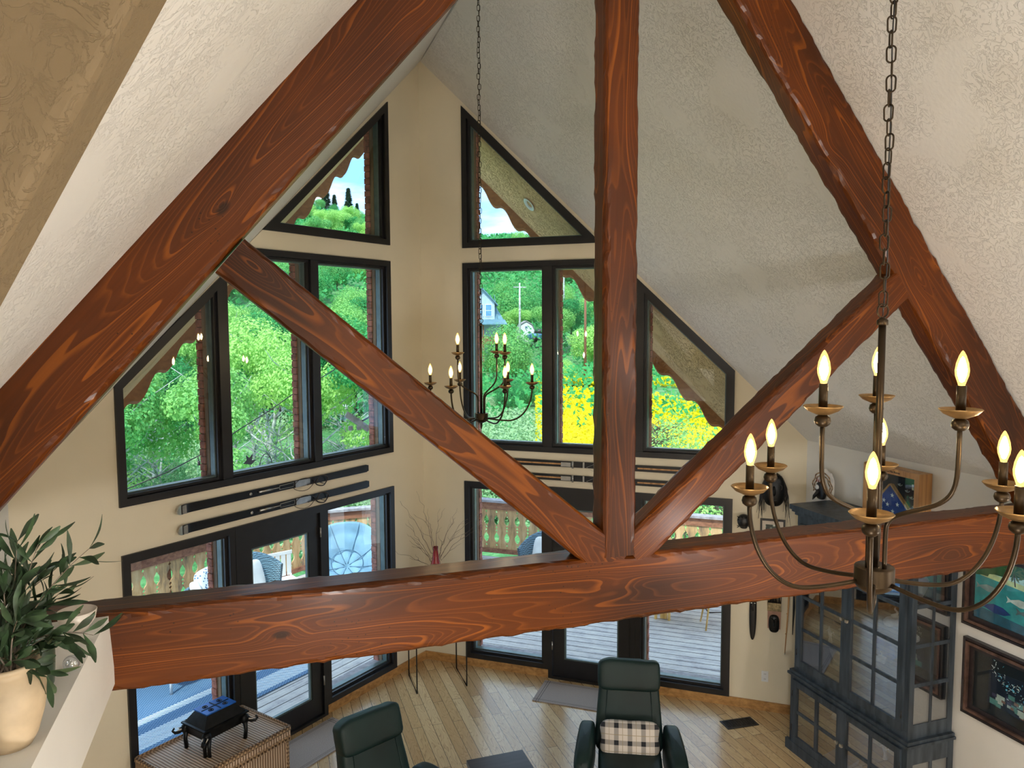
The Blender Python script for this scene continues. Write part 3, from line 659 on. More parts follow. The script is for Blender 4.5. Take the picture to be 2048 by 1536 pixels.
def leafcloud(blobs, n, size, seed, flat=.0, trunkpts=None):
    r_ = random.Random(seed); mb = MB(); tot = sum(b[3] ** 2 for b in blobs); vs = []; fs = []
    for (cx, cy, cz, br, sq_) in blobs:
        for _ in range(int(n * br ** 2 / tot)):
            a = r_.uniform(0, 2 * math.pi); zc = r_.uniform(-.75, 1); rr = br * r_.uniform(.72, 1.08) * (1 + .22 * noise.noise(Vector((cx + math.cos(a) * 2, cy + math.sin(a) * 2, zc * 2))))
            h = math.sqrt(max(0, 1 - zc * zc)); p = Vector((cx + rr * h * math.cos(a), cy + rr * h * math.sin(a), cz + rr * zc * sq_))
            nr = Vector((h * math.cos(a) + r_.uniform(-.7, .7), h * math.sin(a) + r_.uniform(-.7, .7), zc + r_.uniform(-.3, .9))).normalized()
            t = nr.cross(Vector((r_.uniform(-1, 1), r_.uniform(-1, 1), r_.uniform(-1, 1)))).normalized(); b_ = nr.cross(t); s = size * r_.uniform(.6, 1.35); k = len(vs)
            vs += [p + t * s * .5, p + b_ * s * .32 + t * s * .1, p - t * s * .5, p - b_ * s * .32 - t * s * .1 + nr * s * .12]; fs.append((k, k + 1, k + 2, k + 3))
    mb.add(vs, fs, None, False); return mb
def branchy(mb, base, h, r0, seed, nb=7, spread=.5, up_=.55):
    r_ = random.Random(seed); pts = []; x = y = 0
    for i in range(7): pts.append((base[0] + x, base[1] + y, base[2] + h * i / 6)); x += r_.uniform(-.05, .05) * h; y += r_.uniform(-.05, .05) * h
    mb.tube(pts, [r0 * (1 - .13 * i) for i in range(7)], 7)
    for k in range(nb):
        i = r_.randint(2, 5); p = Vector(pts[i]); a = r_.uniform(0, 6.28); L_ = h * spread * r_.uniform(.5, 1); q = [p]
        for j in range(4): q.append(q[-1] + Vector((math.cos(a), math.sin(a), up_ + r_.uniform(-.2, .3))) * L_ / 4); a += r_.uniform(-.5, .5)
        mb.tube(q, [r0 * .45 * (1 - .22 * j) for j in range(5)], 5)
protos = {}
def tree_proto(key, name, blobs, n, size, seed, bark, h, r0, fol, cat, nb=7):
    t = root(name, (0, 0, 0), 'x', cat); leafcloud(blobs, int(n * 3.2), size * .50, seed).build('crown', M[fol], t)
    mb = MB(); branchy(mb, (0, 0, -.4), h, r0, seed, nb); mb.build('trunk', M[bark], t); protos[key] = t; return t
def rb(seed, n, R_, H, br):
    r_ = random.Random(seed); return [(r_.gauss(0, R_), r_.gauss(0, R_), H * r_.uniform(.45, .95), br * r_.uniform(.7, 1.15), .85) for _ in range(n)]
tree_proto('a', 'leafy_tree', rb(1, 9, 1.1, 5.2, 1.25), 3400, .30, 1, 'dark_bark', 4.2, .13, 'fol', 'tree')
tree_proto('b', 'aspen_tree', rb(2, 8, .8, 6.6, 1.0), 2600, .26, 2, 'white_bark', 6.0, .11, 'fol', 'tree', 10)
tree_proto('c', 'round_tree', [(0, 0, 2.3, 1.9, 1.05), (.8, .3, 1.6, 1.3, .9), (-.7, -.4, 1.7, 1.3, .9)], 3600, .26, 3, 'dark_bark', 2.4, .12, 'fol', 'tree')
tree_proto('d', 'brush_bush', [(0, 0, .8, 1.1, .8), (.9, .2, .6, .8, .8), (-.7, .5, .55, .8, .8)], 1500, .20, 4, 'white_bark', 1.2, .04, 'fol2', 'bush')
t = root('conifer_tree', (0, 0, 0), 'x', 'tree'); mb = MB(); r_ = random.Random(5); vs = []; fs = []
for i in range(1500):
    z = r_.uniform(.08, 1) ** .8; rr = (1 - z) * 1.5 * r_.uniform(.5, 1.05) + .05; a = r_.uniform(0, 6.28); p = Vector((rr * math.cos(a), rr * math.sin(a), z * 7)); s = .42
    o_ = Vector((math.cos(a), math.sin(a), -.35)) * s; si = Vector((-math.sin(a), math.cos(a), 0)) * s * .35; k = len(vs); vs += [p - o_ * .3, p + si, p + o_, p - si]; fs.append((k, k + 1, k + 2, k + 3))
mb.add(vs, fs, None, False); mb.build('crown', M['fol3'], t); mb = MB(); mb.tube([(0, 0, -.3), (0, 0, 6.5)], [.16, .03], 7); mb.build('trunk', M['dark_bark'], t); protos['e'] = t
t = root('budding_shrub', (0, 0, 0), 'x', 'shrub'); leafcloud(rb(8, 8, 1.0, 3.2, .9), 900, .13, 8).build('crown', M['fol'], t); mb = MB()
for q_ in range(5): branchy(mb, ((q_ % 3 - 1) * .25, (q_ % 2) * .3, -.3), 3.0, .06, 40 + q_, 12, .5, .5)
mb.build('trunk', M['dark_bark'], t); protos['f'] = t
t = root('bare_tree', (0, 0, 0), 'x', 'tree'); leafcloud(rb(9, 7, .9, 5.0, .8), 700, .13, 9).build('crown', M['fol'], t); mb = MB()
for q_ in range(3): branchy(mb, ((q_ % 3 - 1) * .35, (q_ % 2) * .3, -.4), 5.2 - q_ * .6, .085, 60 + q_, 16, .34, .6)
mb.build('trunk', M['white_bark'], t); protos['g'] = t
cmap = {}
for c_ in bpy.data.objects: cmap.setdefault(c_.parent, []).append(c_)
used = set()
def plant(key, x, y, s, label, group, rz=None, zoff=0):
    pr = protos[key]
    if key in used: o = copy_tree(pr, None, cmap)
    else: used.add(key); o = pr
    o.location = (x, y, terr(x, y) - .1 + zoff); o.scale = (s, s, s * rnd.uniform(.9, 1.12)); o.rotation_euler = (0, 0, rnd.uniform(0, 6.28) if rz is None else rz)
    o['label'] = label; o['group'] = group; return o
def polar(az, d): return d * math.sin(R(az)), d * math.cos(R(az))
# left ravine and hillside
def band(n, a0, a1, d0, d1, keys, s0, s1, label, group, seed):
    r_ = random.Random(seed)
    for i in range(n):
        az = a0 + (a1 - a0) * (i + r_.uniform(.1, .9)) / n; d = r_.uniform(d0, d1); x, y = polar(az, d); plant(r_.choice(keys), x, y, r_.uniform(s0, s1), label, group)
band(15, -13, 11, 27, 36, 'db', .9, 1.2, 'pale leafy tree or bush on the near slope seen through the left windows', 'near slope growth at the left', 11)
band(20, -13, 11, 38, 50, 'abdc', .8, 1.1, 'leafy green tree in the ravine seen through the left windows', 'ravine trees at the left', 12)
band(22, -13, 12, 52, 68, 'abac', .8, 1.1, 'leafy green tree at the foot of the left hillside', 'trees at the foot of the left hill', 13)
band(26, -13, 13, 70, 95, 'ac', .9, 1.25, 'leafy green tree part way up the left hillside', 'trees on the middle of the left hill', 14)
band(34, -11, 13, 98, 145, 'ac', .8, 1.15, 'small-looking round tree high on the left hillside', 'trees high on the left hill', 15)
band(40, -2, 13, 150, 228, 'ac', .8, 1.1, 'tiny far tree near the crest of the left hill', 'trees by the crest of the left hill', 16)
for az, d, s, l in ((-9.3, 30, .8, 'pale bare-branched tree nearest the left edge of the left windows'), (-6.6, 33, .85, 'pale thin-leaved tree with a straight trunk seen in the first left pane'), (-.6, 34, 1.1, 'tall pale twin-trunked tree seen in the second left pane'), (1.2, 31, .7, 'low pale tangle-branched tree in the second left pane'), (6.3, 33, .9, 'pale slender tree seen in the third left pane')):
    x, y = polar(az, d); o = plant('g', x, y, s, l, 'x'); del o['group']
# right-hand view
band(16, 12, 35, 100, 135, 'ac', .8, 1.2, 'leafy tree on the hillside behind the blue-grey house', 'trees on the hill behind the house', 17)
band(26, 12, 36, 138, 212, 'ac', .8, 1.1, 'tiny far tree near the crest of the right hill', 'trees by the crest of the right hill', 18)
band(12, 21.6, 33, 82, 96, 'acad', .9, 1.2, 'leafy tree at the far edge of the yellow flower field', 'trees beyond the flower field', 19)
band(10, 13.5, 21, 48, 60, 'cdd', .5, .75, 'bushy tree in the row this side of the blue-grey house', 'trees in front of the house', 20)
for az, d, s, l in ((18.15, 80, 1.4, 'large bright green round tree beside the blue-grey house'), (22.5, 78, .6, 'bright green round bush at the left edge of the yellow flowers'), (18.6, 110, 2.1, 'tall dark green round tree on the rise above the shed')):
    x, y = polar(az, d); o = plant('c', x, y, s, l, 'x', .3); del o['group']
band(10, 13, 26, 27, 34, 'd', .8, 1.1, 'grey-green sagebrush bush below the right window', 'sagebrush below the right window', 21)
band(14, 27.5, 36.5, 20, 34, 'ffd', .75, 1.05, 'bare-branched budding tree close to the right end of the deck', 'budding trees by the deck', 22)
for az, d, s, l in ((3.9, 222, 1.3, 'leftmost dark conifer on the crest of the left hill'), (5.0, 226, 1.7, 'tall dark conifer in the middle of the crest group'), (5.6, 228, 1.3, 'dark conifer just right of the tallest one on the crest'), (6.6, 230, 1.6, 'slender dark conifer standing apart on the crest'), (7.2, 232, 1.1, 'short dark conifer at the right end of the crest group')):
    x, y = polar(az, d); o = plant('e', x, y, s, l, 'x', 0); del o['group']
# low brush on the slopes and the yellow flower field: nobody could count them
def scatter(name, mat, label, cat, n, a0, a1, d0, d1, size, hh, seed, dens=None):
    r_ = random.Random(seed); vs = []; fs = []
    for _ in range(n):
        az = r_.uniform(a0, a1); d = math.sqrt(r_.uniform(d0 * d0, d1 * d1)); x, y = polar(az, d)
        if 'yellow' in name and az > 28.5 and r_.random() < .72: continue
        if dens and noise.noise(Vector((x * dens, y * dens, seed))) < -.12: continue
        z = terr(x, y) + hh * r_.uniform(.1, 1); s = size * r_.uniform(.6, 1.4) * (.6 + d / 60); nr = Vector((r_.uniform(-1, 1), r_.uniform(-1.2, .6), r_.uniform(.1, 1.3))).normalized()
        t = nr.cross(Vector((r_.uniform(-1, 1), r_.uniform(-1, 1), .3))).normalized(); b_ = nr.cross(t); p = Vector((x, y, z)); k = len(vs)
        vs += [p + t * s * .5, p + b_ * s * .35, p - t * s * .5, p - b_ * s * .35]; fs.append((k, k + 1, k + 2, k + 3))
    mb = MB(); mb.add(vs, fs, None, False); o = mb.build(name, mat); tag(o, label, cat, None, 'stuff')
scatter('slope_brush', M['fol2'], 'pale grey-green brush covering the near slope', 'brush', 52000, -14, 21.5, 15, 46, .13, 1.0, 31, .12)
scatter('hill_undergrowth', M['fol'], 'dense green undergrowth covering the hillsides', 'undergrowth', 80000, -14, 37, 40, 230, .25, 2.2, 32)
scatter('yellow_flowers', M['yel'], 'bright yellow flowers covering the field to the right', 'flowers', 120000, 20.3, 36, 30, 84, .17, .9, 33, .05)

# ------------------------------------------------------------------ outdoors: buildings, poles, car
M['siding'] = simple('pale_blue_siding', (176, 196, 216), .7, 0, .05, 3)
M['roofmetal'] = simple('blue_grey_metal_roof', (96, 136, 150), .5, .2, .1, 3)
M['winblue'] = simple('blue_window_pane', (96, 150, 190), .2, 0, .1, 3)
az = R(15.95); cx_, cy_ = 87 * math.sin(az), 87 * math.cos(az)
h = root('house', (cx_, cy_, 0), 'pale blue-grey house with gabled dormer and metal roof beyond the trees', 'house', None, -R(10))
mb = MB(); mb.b2((-7, 0, -2), (2.6, 7, 4.6)); mb.build('wall', M['siding'], h)
mb = MB(); mb.prism([(-7.4, 4.5), (3.0, 4.5), (1.4, 8.0), (-7.4, 8.0)], lambda p: Vector((p[0], -.5 + (p[1] - 4.5) * 1.05, p[1])), lambda p: Vector((p[0], -.5 + (p[1] - 4.5) * 1.05, p[1] + .12)))
for i in range(22): x = -7.2 + i * .45; mb.tube([(x, -.5, 4.64), (x, -.5 + 3.2, 7.7)], .03, 4)
mb.build('roof', M['roofmetal'], h)
mb = MB(); mb.prism([(-.9, 4.6), (1.9, 4.6), (1.9, 6.7), (.5, 8.2), (-.9, 6.7)], lambda p: Vector((p[0], -.3, p[1])), lambda p: Vector((p[0], 3, p[1]))); dm = mb.build('dormer', M['siding'], h)
mb = MB()
for s_ in (-1, 1): mb.prism([(.5, 8.4), (.5 + s_ * 1.75, 6.5), (.5 + s_ * 1.75, 6.35), (.5, 8.2)], lambda p: Vector((p[0], -.6, p[1])), lambda p: Vector((p[0], 3, p[1])))
mb.build('gable_roof', M['roofmetal'], dm)
for x in (-.15, .85):
    mb = MB(); mb.b2((x - .05, -.36, 5.15), (x + .75, -.3, 6.55)); wf = mb.build('window', M['white'], h); mb = MB(); mb.b2((x + .03, -.38, 5.23), (x + .67, -.35, 5.8)); mb.b2((x + .03, -.38, 5.88), (x + .67, -.35, 6.47)); mb.build('pane', M['winblue'], wf)
mb = MB(); mb.b2((-7, -2.3, 2.0), (2.6, -2.2, 2.9))
for x in (-2, .3, 2.4): mb.b2((x, -2.3, -2), (x + .15, -2.15, 4.2))
mb.build('porch', M['rail_red'], h)
mb = MB(); mb.prism([(-7.4, 4.2), (3, 4.2), (3, 4.7), (-7.4, 4.7)], lambda p: Vector((p[0], -2.7 + (p[1] - 4.2) * 4, p[1])), lambda p: Vector((p[0], -2.7 + (p[1] - 4.2) * 4, p[1] + .1))); mb.build('porch_roof', M['roofmetal'], h)
x, y = polar(19.5, 99); z = terr(x, y)
h = root('shed', (x, y, z), 'small white barn-shaped shed on the grass to the right of the house', 'shed', None, -R(14))
mb = MB(); mb.prism([(-1.1, -.3), (1.1, -.3), (1.1, 1.3), (.7, 2.1), (0, 2.5), (-.7, 2.1), (-1.1, 1.3)], lambda p: Vector((p[0], -1.5, p[1])), lambda p: Vector((p[0], 1.5, p[1]))); mb.build('body', M['white'], h)
mb = MB(); pr_ = [(-1.2, 1.2), (-.76, 2.14), (0, 2.56), (.76, 2.14), (1.2, 1.2)]
for p, q in zip(pr_, pr_[1:]): mb.prism([p, q, (q[0], q[1] + .12), (p[0], p[1] + .12)], lambda v: Vector((v[0], -1.6, v[1])), lambda v: Vector((v[0], 1.6, v[1])))
mb.build('roof', M['rail_cap'], h)
mb = MB(); mb.b2((-.15, -1.53, 1.7), (.15, -1.5, 1.95)); mb.build('vent', M['roofmetal'], h)
x, y = polar(20.9, 97); z = terr(x, y)
h = root('car', (x, y, z + .1), 'small dark car parked to the right of the white shed', 'car', None, R(-10))
mb = MB(); mb.sq((0, 0, .75), (4.2, 1.7, .8), .5); mb.build('body', M['winblue'], h)
mb = MB(); mb.sq((-.1, 0, 1.25), (2.3, 1.5, .8), .6); mb.build('cabin', M['black'], h)
for a in (-1.3, 1.3):
    mb = MB(); mb.tube([(a, -.86, .38), (a, -.66, .38)], .36, 16); mb.build('wheel', M['black'], h)
for i, (az, d, zt_, mt, l) in enumerate(((24.0, 75, 11.2, 'rail_red', 'tall brown utility pole with crossarm seen through the centre right window'), (19.1, 92, 9.2, 'white_bark', 'short pale utility pole standing behind the big round tree'), (22.4, 120, 16.5, 'white_bark', 'far pale utility pole highest on the hillside'))):
    x, y = polar(az, d); z = terr(x, y); t = root('utility_pole', (x, y, z), l, 'pole'); mb = MB(); mb.tube([(0, 0, -.5), (0, 0, zt_ - z)], [.16, .10], 8); mb.build('shaft', M[mt], t)
    mb = MB(); mb.box((0, 0, zt_ - z - .5), (1.6, .1, .12)); mb.build('crossarm', M[mt], t)

# ------------------------------------------------------------------ deck furniture
# blue and white outdoor rug
m = NT('woven_blue_rug'); tc_ = m.n('ShaderNodeTexCoord'); sp = m.n('ShaderNodeSeparateXYZ'); m.l(tc_.outputs['Object'], sp.inputs[0]); X_, Y_ = sp.outputs[0], sp.outputs[1]
ch = m.n('ShaderNodeTexChecker'); m.l(m.coord('Object', (46, 60, 1)), ch.inputs['Vector']); ch.inputs['Scale'].default_value = 1
c = m.mix(ch.outputs['Fac'], s2l((58, 92, 128)), s2l((96, 132, 166)))
st = m.math('FRACT', m.math('MULTIPLY', m.math('ADD', X_, m.math('MULTIPLY', Y_, .9)), 24)); sw = m.math('LESS_THAN', st, .5)
def band_(a, b): return m.math('MULTIPLY', m.math('GREATER_THAN', Y_, a), m.math('LESS_THAN', Y_, b))
bd = m.math('MAXIMUM', band_(-1.48, -1.20), m.math('MAXIMUM', band_(-1.02, -.90), band_(.95, 1.2)))
c = m.mix(m.math('MULTIPLY', bd, sw), c, s2l((226, 232, 232))); m.base(c, .9); m.bump(ch.outputs['Fac'], .4, .003); M['rug'] = m.m
rc = PT('L', 3.4, -.092, 2.62); ry = math.atan2(-dL.y, -dL.x)
mb = MB(); mb.box((0, 0, 0), (5.4, 3.1, .014)); o = mb.build('outdoor_rug', M['rug']); o.location = rc; o.rotation_euler = (0, 0, ry); tag(o, 'blue woven outdoor rug with white slanted stripe borders on the deck', 'rug')
def wickermat(name, a, b, s=90):
    m = NT(name); v = m.coord('Object'); w1 = m.n('ShaderNodeTexWave', bands_direction='Z'); m.l(v, w1.inputs['Vector']); w1.inputs['Scale'].default_value = s / 6; w1.inputs['Distortion'].default_value = 1.2
    ch = m.n('ShaderNodeTexChecker'); m.l(m.coord('Object', (s, s, s * .8)), ch.inputs['Vector']); ch.inputs['Scale'].default_value = 1
    f = m.math('ADD', m.math('MULTIPLY', ch.outputs['Fac'], .5), m.math('MULTIPLY', w1.outputs['Fac'], .5)); m.base(m.ramp(f, [(.2, a), (.8, b)]), .55); m.bump(f, .6, .006); return m.m
M['wick'] = wickermat('blue_grey_wicker', (40, 62, 78), (112, 148, 168), 60)
M['wick2'] = wickermat('natural_rattan', (84, 60, 40), (190, 160, 126), 55)
M['cush'] = simple('pale_outdoor_cushion', (222, 220, 216), .85, 0, .05, 6, .1)
M['papasan'] = simple('grey_blue_tufted_fabric', (120, 160, 186), .85, 0, .08, 5, .15)
# papasan chair
pc = root('papasan_chair', (1.22, 11.75, -.1), 'round papasan chair with puffy grey-blue tufted cushion in the prow of the deck', 'chair', None, R(-2))
mb = MB(); tilt = Matrix.Translation((0, 0, .52)) @ Matrix.Rotation(R(38), 4, 'X'); nu, nv = 72, 22; vs = []
for i in range(nv + 1):
    s = i / nv
    for k in range(nu):
        a = 2 * math.pi * k / nu; rr = .60 * s; bowl = .34 * s ** 2.0; puff = .05 * abs(math.cos(a * 4)) ** .6 * math.sin(math.pi * min(1, s * 1.02)) ** .6 + .035 * abs(math.sin(math.pi * s * 2.5)) * (1 - .2 * math.cos(a * 8))
        vs.append((rr * math.cos(a), rr * math.sin(a), bowl + puff))
for i in range(nv + 1):
    s = 1 - i / nv
    for k in range(nu):
        a = 2 * math.pi * k / nu; vs.append((.61 * s * math.cos(a), .61 * s * math.sin(a), .34 * s ** 2 - .07))
fs = [(i * nu + k, i * nu + (k + 1) % nu, (i + 1) * nu + (k + 1) % nu, (i + 1) * nu + k) for i in range(2 * nv + 1) for k in range(nu)]
mb.add(vs, fs, tilt, True); cu_ = mb.build('tufted_cushion', M['papasan'], pc)
mb = MB()
for k in range(8):
    a = R(22.5 + 45 * k); mb.tube([tilt @ Vector((.6 * s * math.cos(a), .6 * s * math.sin(a), .34 * s * s + .035 + .03 * math.sin(math.pi * s))) for s in [q / 14 for q in range(1, 15)]], .006, 6)
mb.tube([tilt @ Vector((.24 * math.cos(a), .24 * math.sin(a), .34 * .16 + .07)) for a in [2 * math.pi * k / 40 for k in range(40)]], .006, 6, close=True)
mb.build('seam', simple('darker_blue_seam', (74, 108, 134), .9), cu_)
mb = MB(); mb.tube([tilt @ Vector((.6 * math.cos(a), .6 * math.sin(a), .24)) for a in [2 * math.pi * k / 40 for k in range(40)]], .018, 8, close=True)
for k in range(12): a = 2 * math.pi * k / 12; mb.tube([tilt @ Vector((.6 * s * math.cos(a), .6 * s * math.sin(a), .36 * s ** 2 - .11)) for s in (.15, .4, .7, 1)], .01, 6)
mb.build('rattan_bowl', M['wick2'], pc)
mb = MB(); mb.tube([(.36 * math.cos(a), .36 * math.sin(a), .02) for a in [2 * math.pi * k / 30 for k in range(30)]], .018, 8, close=True)
for k in range(8): a = 2 * math.pi * k / 8; mb.tube([(.36 * math.cos(a), .36 * math.sin(a), .02), (.2 * math.cos(a + .4), .2 * math.sin(a + .4), .26), (.3 * math.cos(a + .8), .3 * math.sin(a + .8), .44)], .014, 6)
mb.build('base', M['wick2'], pc)
# deep wicker armchairs
def wicker_chair(loc, rz, label, name='wicker_armchair', cush=True, w_=.78, bh=.80):
    t = root(name, loc, label, 'chair', None, rz); mb = MB()
    # tapering tub: curved strip around the back and sides
    n = 28; vs = []; 
    for i in range(n + 1):
        a = R(-200) + R(220) * i / n if False else math.pi * (-.02 + 1.04 * i / n); x = w_ / 2 * math.cos(a) * 1.0; y = .36 * math.sin(a); front = 1 - math.sin(a)
        top = bh - .24 * front ** 1.2; fl = 1.12
        for (zz, k_, o_) in ((.22, .88, 0), (.45, .97, 0), (top, fl, 0), (top + .02, fl, .025), (top, fl, .05), (.45, .97, .04), (.22, .88, .03)):
            r_ = 1 - o_ / .4; vs.append((x * k_ * r_, (y * k_) * r_ - .02, zz))
    fs = [(i * 7 + k, i * 7 + (k + 1) % 7, i * 7 + 7 + (k + 1) % 7, i * 7 + 7 + k) for i in range(n) for k in range(7)] + [tuple(range(7)), tuple(range(n * 7 + 6, n * 7 - 1, -1))]
    mb.add(vs, fs, None, True); mb.build('woven_shell', M['wick'], t)
    mb = MB(); mb.sq((0, .0, .30), (w_ * .84, .70, .14), .3); mb.build('seat', M['wick'], t)
    if cush:
        mb = MB(); mb.sq((0, -.02, .41), (w_ * .74, .60, .12), .4); mb.build('seat_cushion', M['cush'], t)
        mb = MB(); mb.sq((0, .0, 0), (w_ * .66, .14, .46), .45, Matrix.Translation((0, .20, .66)) @ Matrix.Rotation(R(-14), 4, 'X')); mb.build('back_cushion', M['cush'], t)
    for sx in (-1, 1):
        for sy in (-.30, .30):
            mb = MB(); mb.tube([(sx * w_ * .34, sy, .26), (sx * w_ * .38, sy * 1.06, 0)], [.022, .016], 8); mb.build('leg', M['white'], t)
    return t
wicker_chair((.0, 11.15, -.1), R(64), 'blue-grey wicker armchair with white cushion seen through the left glass door', 'wicker_armchair', True, .95, .98)
wicker_chair((4.05, 10.95, -.1), R(-62), 'blue-grey high-backed wicker armchair with white cushion outside the right windows', 'wicker_armchair', True, .66, .95)
wicker_chair((-.62, 10.6, -.1), R(100), 'wicker armchair behind the first brick edging with its white cushion at the left', 'wicker_armchair', True, .7, .80)
# patterned pillow
m = NT('blue_dotted_fabric'); vz = m.vor(m.coord('Object'), 26); m.base(m.ramp(vz, [(.30, (70, 116, 160)), (.36, (226, 232, 236))]), .85); M['dot'] = m.m
mb = MB(); mb.sq((0, 0, 0), (.46, .15, .46), .5); o = mb.build('throw_pillow', M['dot'], None, None, Matrix.Translation((-.72, 11.0, .62)) @ Matrix.Rotation(R(60), 4, 'Z') @ Matrix.Rotation(R(-18), 4, 'X')); tag(o, 'white throw pillow with blue dots propped on the left wicker armchair', 'pillow')
# lounge with white triangle corner (left pane), its legs
t = root('sun_lounger', (-2.0, 10.2, -.1), 'white cushioned sun lounger at the far left of the deck', 'lounger', None, R(40))
mb = MB(); mb.box((0, 0, .34), (.68, 1.7, .04)); mb.build('frame', M['white'], t)
mb = MB(); mb.sq((0, -.2, .41), (.66, 1.2, .10), .3); mb.build('mattress', M['cush'], t)
mb = MB(); mb.sq((0, 0, 0), (.66, .72, .09), .3, Matrix.Translation((0, .62, .56)) @ Matrix.Rotation(R(35), 4, 'X')); mb.build('back_cushion', M['cush'], t)
for sx in (-.3, .3):
    for sy in (-.75, .75):
        mb = MB(); mb.tube([(sx, sy, .33), (sx, sy, 0)], .02, 8); mb.build('leg', M['white'], t)
# white slatted plastic chair
t = root('slatted_chair', (.28, 11.9, -.12), 'white slatted plastic chair against the railing behind the wicker armchair', 'chair', None, R(20))
mb = MB(); mb.box((0, 0, .36), (.46, .44, .03)); mb.build('seat', M['white'], t); mb = MB()
for k in range(5): mb.box((-.18 + .09 * k, .22, .56), (.065, .02, .34))
mb.box((0, .22, .75), (.46, .025, .05)); mb.build('backrest', M['white'], t)
for sx in (-.2, .2):
    for sy in (-.19, .2):
        mb = MB(); mb.tube([(sx, sy, .41), (sx * 1.1, sy * 1.1, 0)], .016, 8); mb.build('leg', M['white'], t)
# low side table
t = root('side_table', (.30, 10.65, -.1), 'small round white side table in front of the wicker armchair', 'table')
mb = MB(); mb.lathe([(0, .47), (.22, .47), (.23, .485), (.22, .50), (0, .50)], 32); mb.build('tabletop', M['white'], t)
for k in range(3):
    a = 2.1 * k; mb = MB(); mb.tube([(.16 * math.cos(a), .16 * math.sin(a), .47), (.2 * math.cos(a), .2 * math.sin(a), 0)], .012, 8); mb.build('leg', M['white'], t)
# footstool with thin legs seen low through the left pane
t = root('ottoman', (-.98, 9.62, -.1), 'low blue-grey ottoman on thin white legs standing on the blue rug', 'ottoman', None, ry)
mb = MB(); mb.sq((0, 0, .40), (.62, .5, .2), .35); mb.build('seat', M['wick'], t)
for sx in (-.25, .27):
    for sy in (-.2, .2):
        mb = MB(); mb.tube([(sx, sy, .34), (sx, sy, .02)], .017, 8); lg = mb.build('leg', M['white'], t); mb = MB(); mb.tube([(sx, sy, .02), (sx, sy, 0)], .018, 8); mb.build('foot', M['black'], lg)
# wooden table and stool at the right
M['yellow_wood'] = wood('honey_wood', (196, 146, 74), (232, 190, 116), .5, 2)
t = root('patio_table', (5.75, 9.25, -.1), 'light wooden patio table with broad centre panel outside the right window', 'table', None, -R(38))
mb = MB(); mb.box((0, .25, .73), (1.5, .9, .035)); mb.build('tabletop', M['yellow_wood'], t)
mb = MB(); mb.box((-.36, .0, .36), (.10, .03, .70)); mb.build('panel', M['yellow_wood'], t)
for x in (-.47, -.28):
    mb = MB(); mb.box((x, -.02, .355), (.035, .05, .71)); mb.build('leg', M['yellow_wood'], t)
for x, y in ((.6, .6), (-.6, .6)):
    mb = MB(); mb.tube([(x, y, .71), (x, y, 0)], .025, 8); mb.build('leg', M['yellow_wood'], t)
t = root('bar_stool', (6.02, 9.0, -.1), 'yellow wooden stool with splayed legs and dark brace at the right end', 'stool', None, -R(20))
mb = MB(); mb.lathe([(0, .70), (.17, .70), (.18, .72), (.17, .74), (0, .74)], 24); mb.build('seat', M['yellow_wood'], t)
for k in range(4):
    a = R(45 + 90 * k); mb = MB(); mb.tube([(.10 * math.cos(a), .10 * math.sin(a), .7), (.24 * math.cos(a), .24 * math.sin(a), 0)], [.018, .012], 8); mb.build('leg', M['yellow_wood'], t)
mb = MB()
for k in range(4):
    a, b = R(45 + 90 * k), R(135 + 90 * k); mb.tube([(.19 * math.cos(a), .19 * math.sin(a), .25), (.19 * math.cos(b), .19 * math.sin(b), .25)], .009, 6)
mb.build('brace', M['darkwood'], t)
# string lights outside the left wall
t = root('string_light', (0, 9.4, 3.0), 'black string light cable with clear bulbs crossing outside the left windows', 'string lights')
o3 = -t.location; cpts = [(-1.30, 8.53, 2.50), (-.95, 8.80, 2.60), (-.54, 9.12, 2.765), (-.22, 9.365, 2.956), (.10, 9.61, 3.12), (.433, 9.869, 3.321), (.90, 10.23, 3.541), (1.2, 10.46, 3.72), (1.53, 10.72, 3.953), (1.75, 10.2, 4.2), (1.9, 9.6, 4.4)]
mb = MB(); mb.tube([Vector(p) + o3 for p in cpts], .006, 6); mb.build('cable', M['black'], t)
for p in ((-.66, 9.02, 2.715), (.235, 9.71, 3.205)):
    q = Vector(p) + o3; mb = MB(); mb.tube([q, q + Vector((.01, 0, -.05))], .005, 6); mb.tube([q + Vector((.01, 0, -.05)), q + Vector((.01, 0, -.10))], .015, 10); sk = mb.build('socket', M['black'], t)
    mb = MB(); mb.lathe([(.012, -.10), (.024, -.13), (.026, -.16), (.018, -.185), (0, -.195)], 14, c=tuple(q + Vector((.01, 0, 0)))); mb.build('bulb', M['glass'], sk)
# security light on an arm, shepherd hook with feeder
t = root('solar_light', (1.33, 9.42, 2.99), 'grey twin-head solar light on an arm outside the left windows', 'outdoor light')
mb = MB(); mb.box((0, 0, 0), (.34, .015, .08), Matrix.Translation((-.2, -.13, -.0)) @ Matrix.Rotation(R(36), 4, 'Y') @ Matrix.Rotation(R(-30), 4, 'X')); mb.build('panel', M['rail_cap'], t)
mb = MB(); mb.tube([(.02, .03, .06), (-.2, -.12, -.02)], .012, 8); mb.build('arm', M['black'], t)
for dx_ in (-.05, .05):
    mb = MB(); mb.box((-.24 + dx_, -.16, -.07), (.05, .05, .05)); mb.build('lamp_head', M['rail_cap'], t)
t = root('hanging_feeder', (0, 12.75, .85), 'shepherd hook with a dark metal bird and a red feeder above the railing', 'bird feeder')
mb = MB(); pts = [(.18, .03, 0), (.18, .03, 1.02)] + [(.18 - .1 + .1 * math.cos(a), .03 - .06 + .06 * math.cos(a), 1.02 + .24 * math.sin(a)) for a in [math.pi * k / 12 for k in range(1, 13)]] + [(-.03, -.08, .98)]; mb.tube(pts, .008, 6); mb.build('hook', M['black'], t)
